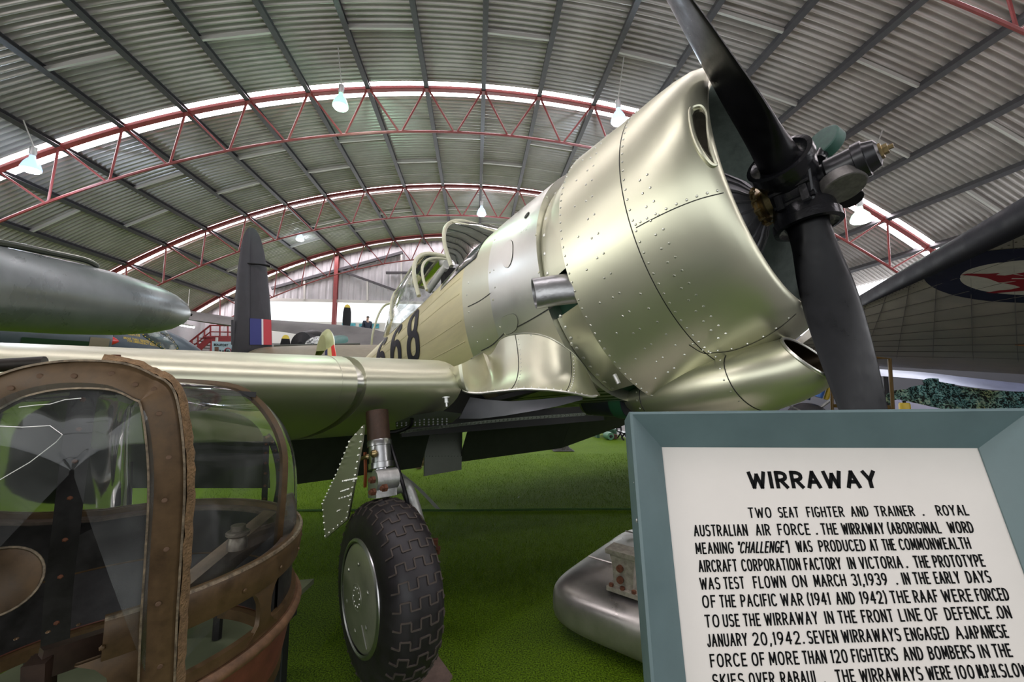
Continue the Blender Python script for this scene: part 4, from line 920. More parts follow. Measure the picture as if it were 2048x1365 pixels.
b.build('base_ring', M_BRN, tur)
lring('ring_lip', [(.413, .847), (.419, .847), (.421, .842), (.415, .842)], M_CHIP)
lring('inner_wall', [(.399, .82), (.399, .68), (.392, .68), (.392, .82)], M_BRND, np.linspace(.0, PI+.5, 60))
lring('inner_flange', [(.40, .83), (.372, .828), (.372, .820), (.40, .82)], mat('worn_grey_brown_flange', (.12, .09, .07), .45, .4, noise=.5, nscale=30), np.linspace(-.2, PI+.7, 70))
lring('lower_tube', [(.414+.013*math.cos(t), .655+.013*math.sin(t)) for t in np.linspace(0, 2*PI, 10)[:-1]], mat('rusty_brown_tube', (.17, .09, .045), .55, .2, noise=.5, nscale=35))
lring('lower_rail', [(.395, .69), (.41, .69), (.41, .668), (.395, .668)], M_BRN)
lring('hull', [(.405, .66), (.40, .60), (.385, .52), (.378, .52), (.392, .60), (.396, .66)], M_REDL)
lring('hull_lining', [(.391, .675), (.388, .60), (.372, .53)], M_BRND, np.linspace(.0, PI+.5, 60))
lring('hull_flange', [(.385, .525), (.36, .52), (.36, .49), (.385, .49)], M_BRN)
for t in (.3, 1.4, 2.6, 3.3, -.9):
    b = MB(); b.tube([ringp(t, .372, .50), ringp(t, .372, .4225)], .014, 8); b.build('support_foot', M_BRND, tur)
# posts between the lower windows
for a, w in ((-.18, .035), (-.80, .055), (2.9, .05), (2.2, .05), (1.2, .05)):
    b = MB(); aw = w/.405
    for k in range(1):
        P = []
        for zz, ex in ((.78, 2.6), (.765, 1.7), (.745, 1.15), (.72, 1), (.70, 1.15), (.685, 2.0), (.675, 2.8)):
            P.append([ringp(a-aw*ex/2, .413, zz), ringp(a+aw*ex/2, .413, zz), ringp(a+aw*ex/2, .402, zz), ringp(a-aw*ex/2, .402, zz)])
        b.grid(P, cv=True)
    b.build('window_post', M_BRN, tur)
# near hoop: flat arched frame, felt strip behind its edge
h1 = [(312, 1400, .80), (318, 1250, .80), (326, 1120, .80), (333, 1000, .80), (331, 900, .80), (316, 800, .80), (288, 776, .80), (235, 755, .79), (150, 751, .775), (70, 761, .755), (0, 786, .74), (-70, 835, .72), (-130, 940, .71), (-170, 1100, .70), (-190, 1300, .70)]
h1 = [(a, b_, d*.90) for a, b_, d in h1]
H1 = bez([TW(*p) for p in h1], 84)
axis = (W(330, 900, 1.1)-W(318, 900, .72)).normalized()
def flatring(pts, w, t, off=0.):
    rows = []
    for i, p in enumerate(pts):
        tg = (pts[min(i+1, len(pts)-1)]-pts[max(i-1, 0)]).normalized(); sd = tg.cross(axis).normalized(); o = p+axis*off
        rows.append([o-sd*w/2, o-sd*w/2+axis*t, o+sd*w/2+axis*t, o+sd*w/2-axis*.004, o-axis*.008])
    return rows
b = MB(); rows = flatring(H1, .050, .012); b.grid(rows, cv=True)
for i in range(3, len(H1)-2, 5): 
    c = rows[i]; n = (c[3]-c[0]).cross(c[4]-H1[i-1]); p = c[4]+axis*-.0005; b.lathe([(0, .0042), (.001, .0042), (.0012, .003)], p+(c[0]-p)*(.15 if i % 2 else -.1), -axis, 10, mi=1)
b.build('hoop_frame', [M_BRN, mat('screw_head', (.09, .05, .025), .4, .5)], tur)
b = MB(); b.grid([[r[0]+(r[0]-r[3])*.02, r[0]+(r[0]-r[3])*.02+axis*-.006, r[0]+(r[3]-r[0])*.05-axis*.006, r[0]+(r[3]-r[0])*.05] for r in rows], cv=True); b.grid([[r[3]-axis*.003, r[3]-axis*.009, r[3]+(r[0]-r[3])*.06-axis*.009, r[3]+(r[0]-r[3])*.06] for r in rows], cv=True); b.build('hoop_edge_strip', M_CHIP, tur)
b = MB(); sgn = 1 if (rows[40][3]-rows[40][0]).dot(Vector((0, 0, 1))) > 0 else -1
E_ = [(r[3] if sgn > 0 else r[0]) for r in rows]; I_ = [(r[0] if sgn > 0 else r[3]) for r in rows]
lim = 46; sgn2 = 1; b.grid([[e+(e-i)*(.02+.05*RNG.random()), e+(e-i)*(.22+.10*RNG.random())+axis*.012, e+(e-i)*(.26+.08*RNG.random())+axis*.035, e+axis*.02] for e, i in zip(E_[:lim], I_[:lim])], cv=True); b.build('felt_strip', M_FELT, tur)
# glazing: front pane inside the hoop, dome behind
cen = sum(H1, Vector())/len(H1); b = MB()
b.grid([[p+(cen-p)*t-axis*(.05*t*(2-t)) for p in H1] for t in np.linspace(.06, .98, 14)]); b.build('front_pane', M_PERSP, tur)
r1 = [(553, 1112, 1.12), (556, 1080, 1.12), (562, 1020, 1.12), (567, 960, 1.12), (566, 900, 1.12), (546, 845, 1.12), (505, 795, 1.12), (450, 772, 1.12), (330, 764, 1.12), (240, 772, 1.12), (185, 795, 1.12), (160, 850, 1.12), (150, 930, 1.12), (146, 1010, 1.12), (142, 1080, 1.12)]
r2 = [(592, 1062, 1.20), (593, 1040, 1.20), (594, 1000, 1.20), (593, 950, 1.21), (586, 900, 1.22), (566, 850, 1.24), (530, 810, 1.27), (480, 780, 1.32), (400, 768, 1.36), (320, 775, 1.38), (265, 800, 1.38), (245, 850, 1.38), (240, 920, 1.38), (240, 980, 1.38), (240, 1030, 1.38)]
r3 = [(535, 1020, 1.46), (538, 1000, 1.46), (540, 960, 1.46), (535, 910, 1.46), (525, 870, 1.46), (505, 845, 1.46), (480, 830, 1.46), (440, 822, 1.46), (400, 822, 1.46), (360, 828, 1.46), (330, 845, 1.46), (312, 880, 1.46), (305, 930, 1.46), (303, 980, 1.46), (303, 1005, 1.46)]
R1, R2, R3 = [bez([TW(*p) for p in r], 84) for r in (r1, r2, r3)]
def mid(A, B, t, bul=0): return [a*(1-t)+c*t for a, c in zip(A, B)]
Hb = [p+axis*.03 for p in H1]
b = MB(); G = [Hb, mid(Hb, R1, .33), mid(Hb, R1, .66), R1]; b.grid(G); b.build('side_glazing', M_PERSP, tur)
cols = [bez([R1[k], R2[k], R3[k]], 10) for k in range(len(R1))]
b = MB(); b.grid([[cols[k][i] for k in range(len(R1))] for i in range(len(cols[0]))]); b.build('end_dome', M_PERSP, tur)
def strip(name, pts, w, t, mt, nrm=None, bolts=0):
    pts = bez([TW(*p) for p in pts], 24); b = MB(); rows = []
    for i, p in enumerate(pts):
        tg = (pts[min(i+1, len(pts)-1)]-pts[max(i-1, 0)]).normalized(); vw = (tl(CAM)-p).normalized(); sd = tg.cross(vw).normalized()
        rows.append([p-sd*w/2, p-sd*w/2+vw*t, p+sd*w/2+vw*t, p+sd*w/2])
    b.grid(rows, cv=True)
    if bolts:
        for i in range(1, len(pts)-1, bolts): vw = (tl(CAM)-pts[i]).normalized(); b.rivet(pts[i]+vw*t, vw, .0055, .5, 1)
        return b.build(name, [mt, M_RUST], tur)
    return b.build(name, mt, tur)
strip('rear_hoop', r1[:9], .020, .006, M_BRN)
strip('rear_hoop', r1[8:], .018, .006, M_BRND)
strip('top_strip', [(350, 783, .98), (430, 785, 1.06), (512, 790, 1.12)], .014, .005, M_BRND)
strip('inner_post', [(180, 742, .93), (166, 800, .92), (155, 880, .92), (143, 970, .92), (130, 1080, .92), (118, 1180, .92), (110, 1300, .92)], .044, .008, M_BRND, bolts=3)
strip('rear_post', [(533, 872, 1.42), (531, 940, 1.42), (528, 1030, 1.44)], .018, .006, M_BRND, bolts=3)
strip('rear_post', [(258, 925, 1.42), (256, 985, 1.42), (253, 1045, 1.44)], .022, .006, M_BRND)
strip('cross_rail', [(75, 778, 1.02), (180, 783, 1.02), (300, 786, 1.0)], .014, .008, M_BRND)
b = MB(); b.bar(TW(545, 1038, 1.16), TW(372, 1185, .93), .045, .05); b.bar(TW(372, 1185, .93), TW(268, 1268, .84), .045, .05); b.build('gun_beam', mat('worn_brown_beam', (.15, .105, .07), .4, .4, noise=.45, nscale=24), tur)
b = MB(); b.bar(TW(285, 1262, .80), TW(76, 1330, .68), .02, .045); b.bar(TW(80, 1318, .68), TW(76, 1420, .68), .03, .03); b.build('front_beam', mat('dark_brown_beam', (.045, .026, .018), .42, .3, noise=.5, nscale=20), tur)
b = MB(); kp = TW(476, 1064, 1.02); b.lathe([(-.04, .022), (-.02, .022), (-.012, .018), (-.006, .026), (0, .026), (.003, .022), (.004, .016), (.016, .016), (.0165, .0)], kp, (0, 0, 1), 18); b.build('pivot_bolt', mat('worn_steel_bolt', (.22, .18, .15), .4, .6, noise=.4, nscale=40), tur)
b = MB(); dc = TW(-6, 1165, .76); vw = (tl(CAM)-dc).normalized(); b.lathe([(-.008, .058), (0, .058), (.002, .054), (.002, 0)], dc, vw, 36); b.build('round_cover', M_BRN, tur); b = MB(); b.lathe([(0, .054), (.004, .056), (.004, .059), (0, .060)], dc, vw, 36, cap=False); b.build('cover_rim', M_CHIP, tur)
b = MB(); q = TW(231, 722, .84); b.lathe([(-.01, .010), (.004, .010), (.005, .0075), (.012, .0075), (.0125, .005), (.012, 0)], q, (0, 0, 1), 8); b.build('top_bolt', M_RUST, tur)
b = MB(); b.tube([TW(-60, 735, .95), TW(90, 726, 1.0)], .016, 10); b.build('gun_barrel', mat('gunmetal', (.02, .015, .01), .5, .5, noise=.4, nscale=30), tur)
b = MB()
for pts in ([(38, 815), (70, 811), (100, 809), (130, 800), (162, 797)], [(0, 853), (45, 855), (100, 852), (125, 870), (112, 885), (60, 925), (0, 960)]):
    b.tube([TW(*p, .60) for p in pts], .0006, 4)
b.build('perspex_crack', mat('white_crack', (.85, .85, .8), .4), tur)
# platform
zt = .42
PA, PB, PD = WZ(628, 1158, zt), WZ(400, 1368, zt), WZ(292, 1188, zt)
PBx = PA+(PB-PA).normalized()*1.75; PDx = PD+(PBx-PA)
plat = empty('display_platform', ((PA.x+PDx.x)/2, (PA.y+PDx.y)/2, 0), 'low green wooden platform under the gun turret', 'platform')
po = plat.location
b = MB(); b.prism([p-po for p in (PA, PBx, PDx, PD)], (0, 0, -.02)); b.build('platform_top', mat('green_grey_platform', (.13, .15, .085), .55, 0, noise=.12, nscale=8), plat, smooth=False)
b = MB()
for p, q in ((PA, PBx), (PBx, PDx), (PDx, PD), (PD, PA)):
    c = (PA+PDx)/2; p2, q2 = p+(c-p)*.10, q+(c-q)*.10; b.bar(p2-po-Vector((0, 0, .055)), q2-po-Vector((0, 0, .055)), .03, .07)
b.build('platform_rail', mat('dark_platform_rail', (.008, .010, .008), .7), plat, smooth=False)
for p in (PA, PBx, PDx, PD):
    c = (PA+PDx)/2; q = p+(c-p)*.16-po; b = MB(); b.bar((q.x, q.y, -po.z), (q.x, q.y, zt-.02-po.z), .05, .05); b.build('leg', MATS['dark_platform_rail'], plat, smooth=False)

# ------------------------------------------------------------------ silver belly tank on the floor
c0 = WZ(1078, 1228, .10)
ta, tb = Vector((.73, -.683, 0)), Vector((.683, .73, 0)); LA, LB, TH_ = 1.2, 1.15, .29
tc = Vector((c0.x, c0.y, 0))+ta*LA/2+tb*(LB/2)+Vector((.0, 0, TH_/2+.004))
tank = empty('belly_tank', tc-Vector((0, 0, TH_/2)), 'scuffed silver belly fuel tank lying on the turf left of the board', 'fuel tank'); to = tank.location
b = MB(); rows = []
def sgp(v, e): return math.copysign(abs(v)**e, v)
for i in range(33):
    v = -PI/2+PI*i/32; r_ = []
    for k in range(96):
        a = 2*PI*k/96; ex = .27; ez = .55
        r_.append(tc-to+ta*(LA/2*sgp(math.cos(a), ex)*abs(math.cos(v))**ez*1.0)+tb*(LB/2*sgp(math.sin(a), ex)*abs(math.cos(v))**ez)+Vector((0, 0, TH_/2*sgp(math.sin(v), .55))))
    rows.append(r_)
b.grid(rows, cv=True)
M_TANK = mat('scuffed_silver_tank', (.50, .47, .44), .36, .85, noise=.22, nscale=7, rnoise=.12); MATT = mat('rust_speckle', (.22, .12, .07), .7, .2, noise=.5, nscale=50)
zt2 = TH_-.004
for t in (-.22, -.18): b.tube([ta*(LA*t)+tb*s+Vector((0, 0, zt2)) for s in np.linspace(-LB*.40, LB*.42, 12)], .006, 5)
b.tube([tb*(-LB*.20)+ta*s+Vector((0, 0, zt2)) for s in np.linspace(-LA*.42, LA*.4, 12)], .005, 5); b.tube([tb*(LB*.24)+ta*s+Vector((0, 0, zt2)) for s in np.linspace(-LA*.42, LA*.4, 12)], .005, 5)
for _ in range(90): b.ball(ta*RNG.uniform(-.4, .3)+tb*RNG.uniform(-.34, -.02)+Vector((0, 0, zt2)), RNG.uniform(.0015, .004), 5, 3, 1)
b.build('tank_shell', [M_TANK, MATT], tank)
bq = WZ(1252, 1180, TH_); bq = bq-to; b = MB()
P = [[Vector((bq.x, bq.y, z))+ta*(u*w)+tb*(v*t) for u, v in ((-1, -1), (1, -1), (1, 1), (-1, 1))] for z, w, t in ((TH_-.01, .075, .05), (TH_+.01, .075, .05), (TH_+.012, .045, .03), (TH_+.10, .052, .032), (TH_+.15, .06, .038), (TH_+.153, .078, .046), (TH_+.175, .08, .05))]
b.grid(P, cv=True); b.add(P[-1], [(0, 1, 2, 3)])
for u in (-.055, .0, .055): b.lathe([(0, .011), (.012, .011), (.0125, .0)], Vector((bq.x, bq.y, TH_+.01))+ta*u-tb*.04, (0, 0, 1), 6, mi=1)
for z in (.05, .10): b.lathe([(0, .016), (.012, .016), (.0125, .008)], Vector((bq.x, bq.y, TH_+z))-tb*.036-ta*.01, -tb, 12, mi=1)
b.build('tank_bracket', [mat('cream_bracket', (.36, .33, .27), .5, .3, noise=.4, nscale=40), M_RUST], tank, angle=25)

# ------------------------------------------------------------------ small things by the wheel
tie = empty('tie_down_stand', WZ(850, 1335, 0), 'rusty tie-down stand with a square foot plate behind the main wheel', 'stand')
to2 = tie.location; b = MB(); q = [WZ(*p, .012)-to2 for p in ((800, 1362), (862, 1292), (905, 1352), (880, 1385))]; b.prism(q, (0, 0, -.011)); b.build('foot_plate', mat('rusty_plate', (.22, .15, .12), .6, .3, noise=.35, nscale=18), tie, smooth=False)
pp = WZ(849, 1310, .012)-to2; b = MB(); b.tube([pp, pp+Vector((.02, .06, .42))], .022, 12); b.build('post', mat('pale_post', (.38, .37, .33), .5, .2, noise=.3, nscale=30), tie)
b = MB(); b.box(pp+Vector((.02, .06, .43)), (.07, .05, .02)); b.box(pp+Vector((.03, .05, .46)), (.03, .03, .05)); b.build('jack_pad', M_RUST, tie, smooth=False)
b = MB(); st = bez([W(786, 936, 3.72), W(812, 956, 3.78), W(842, 982, 3.88), WZ(876, 1018, .012)], 16); b.grid([[p+Vector((-.022, .008, 0)), p+Vector((.022, -.008, 0)), p+Vector((.022, -.008, -.004)), p+Vector((-.022, .008, -.004))] for p in st], cv=True); setp(b.build('webbing_strap', mat('grey_webbing', (.30, .30, .29), .8)), 'grey webbing strap hanging from the undercarriage down to the turf', 'strap')

# ------------------------------------------------------------------ jet bomber at the left: tip tank, nacelle, nose
def lat(b, prof, p0, ax, n=40, mi=0, **k): b.lathe(prof, p0, ax, n, mi=mi, **k)
M_JET = mat('blue_grey_jet_paint', (.065, .085, .105), .36, .15, noise=.25, nscale=1.8, rnoise=.08)
M_TIP = mat('grey_green_tank_paint', (.21, .235, .235), .32, .45, noise=.22, nscale=3.5, rnoise=.10, stretch=(1, 1, .4))
M_JETG = mat('dark_green_jet_paint', (.02, .05, .03), .3, .2, noise=.2, nscale=3)
M_YEL = mat('yellow_stencil', (.70, .50, .06), .5)
P0, P1 = W(377, 629, 4.35), W(0, 578, 3.1); jax = (P1-P0).normalized()
jet = empty('jet_bomber', (P0.x-2.5, P0.y+3, 0), 'blue-grey jet bomber with a long wingtip tank and bubble canopy, left background', 'aircraft'); jo = jet.location
b = MB(); lat(b, [(0.0, .02), (.02, .065), (.07, .12), (.17, .18), (.34, .235), (.60, .278), (.95, .305), (1.5, .318), (4.2, .318), (5.2, .2), (5.6, .05)], P0-jo, jax, 56)
b.build('tip_tank', M_TIP, jet)
b = MB(); lat(b, [(-.035, .008), (-.03, .014), (-.01, .016), (.012, .022)], P0-jo, jax, 14); b.build('tank_nose_cap', M_BLK, jet)
upv = Vector((0, 0, 1)); b = MB()
pts = bez([W(196, 534, 3.62)-jo, W(170, 521, 3.5)-jo, W(100, 506, 3.3)-jo, W(0, 486, 3.05)-jo, W(-250, 450, 2.6)-jo], 20); b.tube(pts, [.012]+[.022]*10+[.026]*10, 8); b.build('tank_fairing', mat('dark_olive_fairing', (.05, .06, .045), .35, .2, noise=.3, nscale=20), jet)
b = MB(); b.tube([p+Vector((0, 0, .022)) for p in pts], .005, 5); b.build('fairing_edge', M_SILV, jet)
# wing panel between tank and nacelle, engine nacelle
nax = Vector((jax.x, jax.y, 0)).normalized()
N0 = W(196, 680, 6.4)
b = MB(); lat(b, [(0, .33), (-.0, .36), (.03, .385), (.3, .43), (1.2, .50), (3.0, .52), (4.5, .45)], N0-jo, nax, 44, cap=False); lat(b, [(.02, .34), (.5, .33), (.5, 0)], N0-jo, nax, 32, mi=1, cap=False)
b.build('engine_nacelle', [M_JET, M_DARK], jet)
b = MB(); b.lathe([(.30, .433), (1.0, .488)], N0-jo, nax, 14, cap=False, a0=PI*.05, a1=PI*.95); b.lathe([(.05, .39), (.3, .434)], N0-jo, nax, 14, cap=False, mi=1, a0=PI*.0, a1=PI*1.0)
b.v = [tuple(Vector(v)+(Vector(v)-(N0-jo)-nax*(Vector(v)-(N0-jo)).dot(nax)).normalized()*.004) for v in b.v]; b.build('green_cowl_panel', [M_JETG, mat('tan_panel', (.20, .17, .12), .5)], jet)
b = MB(); lat(b, [(-.26, .012), (-.22, .045), (-.12, .095), (.0, .13), (.06, .135), (.06, 0)], N0-jo, nax, 28); b.build('intake_bullet', mat('glossy_red', (.55, .012, .018), .25), jet)
b = MB(); b.prism([W(196, 655, 6.9)-jo, W(110, 640, 6.2)-jo, W(-350, 640, 5.0)-jo, W(-350, 690, 7.5)-jo, W(190, 690, 8.8)-jo], (0, 0, .12)); b.build('wing', M_JET, jet)
# fuselage nose
F0 = W(412, 716, 8.6); fax = (W(150, 690, 7.6)-F0).normalized()
b = MB(); prof = [(0, .02), (.12, .16), (.4, .34), (.9, .54), (1.5, .68), (2.2, .78), (3.2, .84), (7, .84)]; lat(b, prof, F0-jo, fax, 48); fo = b.build('fuselage_nose', mat('camouflage_jet', (.075, .10, .125), .34, .15, noise=.55, nscale=.9), jet)
FT2 = bvh(fo)
def fh(px, py):
    h = FT2.ray_cast(CAM-jo, RAY(px, py).normalized()); return h
b = MB(); cp = bez([Vector((*p, 0)) for p in [(288, 665), (300, 660), (318, 660), (335, 667), (348, 680), (356, 692), (345, 697), (330, 694), (315, 684), (300, 674)]], 40, True)
base = []
for p in cp:
    h = fh(p.x, p.y+6); base.append(h[0] if h[0] is not None else W(p.x, p.y, 8.0)-jo)
cc = sum(base, Vector())/len(base); 
b.grid([base, [p+(cc-p)*.1+Vector((0, -.04, .10)) for p in base], [p+(cc-p)*.45+Vector((0, -.07, .20)) for p in base], [p+(cc-p)*.97+Vector((0, -.08, .235)) for p in base]], cv=True); b.build('bubble_canopy', glassmat('jet_canopy', (.8, .88, .92), .35, .05), jet)
b = MB(); b.tube(base+[base[0]], .02, 6, cap=False)
for p in base[::2]: b.ball(p+Vector((0, -.02, .01)), .012, 5, 3, 1)
b.build('canopy_frame', [M_JETG, M_YEL], jet)
def stencil(txt, a, c, hpx, nm):
    vs, fs = text_mesh(txt, 1., 0, 0, .02); x1 = max(v[0] for v in vs); o = []
    for v in vs:
        t = v[0]/x1; px = a[0]+(c[0]-a[0])*t; py = a[1]+(c[1]-a[1])*t-hpx*v[1]/.7; h = fh(px, py)
        o.append(h[0]+h[1]*.006 if h[0] is not None else W(px, py, 8)-jo)
    b = MB(); b.add(o, fs); b.build(nm, M_YEL, jet, smooth=False)
stencil('CUT HERE FOR', (222, 661), (266, 666), 4, 'rescue_stencil'); stencil('EMERGENCY RESCUE', (214, 664), (280, 674), 4.2, 'rescue_stencil')
stencil('BREAK THRU PERSPEX CANOPY', (247, 678), (322, 690), 4.2, 'rescue_stencil'); stencil('FOR EMERGENCY RESCUE', (255, 684), (318, 694), 4.2, 'rescue_stencil')
for k, sg in enumerate((-1, 1)):
    b = MB(); b.tube([Vector((P0.x-jo.x-2.2+sg*1.2, P0.y-jo.y+3.4+k*1.5, 0)), Vector((P0.x-jo.x-2.2+sg*1.2, P0.y-jo.y+3.4+k*1.5, 1.4))], .06, 10); b.build('support_leg', M_ALU, jet)

# ------------------------------------------------------------------ twin-finned bomber tail with dark fin
M_FIN = mat('dark_charcoal_fin', (.022, .020, .026), .5, 0, noise=.25, nscale=4)
M_TPL = mat('tan_khaki_tailplane', (.20, .17, .11), .45, .1, noise=.2, nscale=5)
fr = W(500, 700, 9.2); tail = empty('bomber_tail', (fr.x, fr.y, 0), 'dark bomber tail fin with blue, white and red flash, left of centre', 'aircraft tail'); ft = tail.location
fn = (W(545, 650, 9.7)-W(465, 650, 9.1)).normalized(); fth = fn.cross(Vector((0, 0, 1))).normalized()
def FPt(px, py, off=0.):
    r = RAY(px, py); o = W(500, 650, 9.35)+fth*off; return CAM+r*((o-CAM).dot(fth)/r.dot(fth))-ft
def lens(b, outl, th, mi=0):
    pp = bez([Vector((*p, 0)) for p in outl], 60, True); P = [FPt(p.x, p.y) for p in pp]; c = sum(P, Vector())/len(P)
    b.grid([[p+(c-p)*k+fth*s for p in P] for k, s in ((1, -th), (.6, -th*.9), (.25, -th*.6), (.05, -th*.2), (0, 0), (.05, th*.2), (.25, th*.6), (.6, th*.9), (1, th))], cv=True, mi=mi)
b = MB(); lens(b, [(463, 722), (465, 690), (468, 630), (473, 560), (480, 505), (486, 476), (493, 460), (500, 455), (503, 470), (503, 560), (503, 650), (503, 722)], .07); b.build('fin', M_FIN, tail)
b = MB(); lens(b, [(497, 722), (496.5, 640), (496, 540), (496, 475), (500, 457), (511, 459), (522, 480), (532, 525), (539, 590), (543, 650), (544, 692), (541, 703), (525, 708), (508, 722)], .06); b.build('rudder', M_FIN, tail)
side = -1 if fth.dot(CAM-W(500, 650, 9.35)) < 0 else 1
for q, nm, mt in (([(500, 637), (523, 638.5), (523.5, 690), (500, 690)], 'flash_blue', mat('fin_flash_blue', (.02, .025, .16), .5)), ([(523, 638.5), (526.5, 638.8), (527, 690), (523.5, 690)], 'flash_white', mat('fin_flash_white', (.7, .68, .7), .5)), ([(526.5, 638.8), (542.5, 640), (543.5, 690), (527, 690)], 'flash_red', mat('fin_flash_red', (.48, .035, .05), .5))):
    b = MB(); b.prism([FPt(*p, side*.062) for p in q], fth*side*-.02); b.build(nm, mt, tail)
b = MB(); b.tube([FPt(490, 527, side*.03), FPt(520, 529, side*.14), FPt(541, 533, side*.25)], [.02, .018, .03], 8); b.build('mass_balance', M_BLK, tail)
b = MB(); b.prism([FPt(463, 640, side*.08), FPt(467, 640, side*.08), FPt(467, 690, side*.08), FPt(463, 690, side*.08)], fth*-.04); b.build('trim_tab', M_FIN, tail)
tp = [W(500, 708, 9.3), W(545, 696, 9.6), W(720, 690, 10.6), W(900, 692, 11.5)]; tq = [W(494, 716, 9.0), W(545, 718, 8.6), W(720, 722, 9.2), W(900, 724, 10)]
b = MB(); rows = []
for p, q in zip(bez(tp, 18), bez(tq, 18)): p, q = p-ft, q-ft; rows.append([p, p*.8+q*.2+Vector((0, 0, .07)), p*.4+q*.6+Vector((0, 0, .09)), q, p*.4+q*.6-Vector((0, 0, .07)), p*.8+q*.2-Vector((0, 0, .05))])
b.grid(rows, cv=True); b.build('tailplane', M_TPL, tail)
b = MB(); b.tube([W(548, 692, 9.7)-ft, W(720, 688.5, 10.6)-ft], .03, 6); b.build('elevator_edge', mat('dark_elevator', (.05, .05, .04), .5), tail)
b = MB(); e0 = W(760, 725, 10.2)-ft; b.lathe([(0, .35), (.8, .45), (.85, 0)], e0, Vector((.5, 1, .02)), 24); b.build('rear_fuselage', M_TPL, tail)
b = MB(); b.tube([(.9, .3, 0), e0*.6+Vector((.6, .4, 0))], .05, 8); b.build('tail_support', M_ALU, tail)

# ------------------------------------------------------------------ dark bomber farther back
M_DKW = mat('dusty_grey_wing', (.10, .095, .09), .55, .1, noise=.35, nscale=1.2)
bo = W(650, 700, 15.5); bom = empty('twin_engined_bomber', (bo.x, bo.y, 0), 'dusty dark grey bomber far behind, its wing crossing the bright doorway', 'aircraft'); bq_ = bom.location
def BW(px, py, d): return W(px, py, d)-bq_
up_ = [BW(330, 622, 17.5), BW(380, 626, 17), BW(470, 640, 16.4), BW(560, 645, 15.8), BW(700, 652, 15), BW(780, 668, 14.4), BW(860, 700, 14)]
lo_ = [BW(330, 628, 16.5), BW(385, 640, 16), BW(470, 652, 15), BW(555, 662, 14.2), BW(690, 688, 13.3), BW(780, 700, 13), BW(860, 720, 12.8)]
b = MB(); rows = []
for p, q in zip(bez(up_, 30), bez(lo_, 30)): rows.append([p, p*.7+q*.3+Vector((0, 0, .16)), p*.3+q*.7+Vector((0, 0, .14)), q, p*.3+q*.7-Vector((0, 0, .12)), p*.7+q*.3-Vector((0, 0, .1))])
b.grid(rows, cv=True); b.build('wing', M_DKW, bom)
b = MB(); b.tube([BW(555, 656, 15.05), BW(595, 664, 14.7)], .03, 6); b.build('aileron_gap', M_BLK, bom)
b = MB(); b.lathe([(0, .1), (.05, .42), (.5, .55), (1.4, .52), (2.4, .3)], BW(600, 690, 13.4), Vector((.35, 1, 0)), 24); b.build('engine_nacelle', M_BLK, bom)
def prop(px, py, d, tip):
    r = empty('propeller'); r.parent = bom; r.location = BW(px, py, d)
    b = MB(); b.lathe([(-.35, .02), (-.2, .12), (.1, .16), (.3, .14)], (0, 0, 0), (.2, 1, 0), 16); b.build('spinner', M_BLK, r)
    for k in range(3):
        a = PI/2+k*2*PI/3; dv = Vector((math.cos(a), 0, math.sin(a))); tn = Vector((-math.sin(a), -.5, math.cos(a))).normalized()
        st = [(.1, .07), (.3, .10), (.6, .15), (.95, .14), (1.12, .11)]
        b = MB(); b.grid([[dv*q+tn*w, dv*q+Vector((0, .02, 0)), dv*q-tn*w, dv*q-Vector((0, .02, 0))] for q, w in st], cv=True); bl_ = b.build('blade', M_BLK, r)
        b = MB(); b.grid([[dv*q+tn*w, dv*q+Vector((0, .021, 0)), dv*q-tn*w, dv*q-Vector((0, .021, 0))] for q, w in [(1.12, .112), (1.2, .08), (1.24, .03)]], cv=True); b.build('blade_tip', mat('yellow_tip', (.6, .45, .06), .5), bl_)
prop(692, 676, 15.2, True); prop(567, 750, 12.8, False)
b = MB(); b.lathe([(0, .2), (.6, .7), (2.0, .95), (6, .9)], BW(640, 712, 13.0), Vector((.55, 1, .0)), 28); b.build('fuselage', mat('teal_fuselage', (.05, .14, .12), .4, .1, noise=.3, nscale=2), bom)
b = MB(); b.ball(BW(641, 694, 13.3), .45, 16, 10, sc=(1, 1.4, .75)); b.build('cockpit_canopy', glassmat('bomber_canopy', (.65, .75, .85), .5, .05), bom)
for k in range(4):
    b = MB(); b.tube([BW(622+k*12, 706, 12.9), BW(628+k*8, 680, 13.2)], .02, 5); b.build('canopy_frame', mat('dark_blue_frame', (.03, .04, .10), .5), bom)
for px in (600, 700):
    b = MB(); b.tube([BW(px, 700, 14), Vector((BW(px, 700, 14).x, BW(px, 700, 14).y, .3))], .08, 8); b.build('gear_leg', M_ALU, bom)
    b = MB(); b.lathe([(-.12, .1), (-.12, .3), (-.08, .38), (.08, .38), (.12, .3), (.12, .1)], (BW(px, 700, 14).x, BW(px, 700, 14).y, .38), (1, -.2, 0), 24); b.build('wheel', M_BLK, bom)

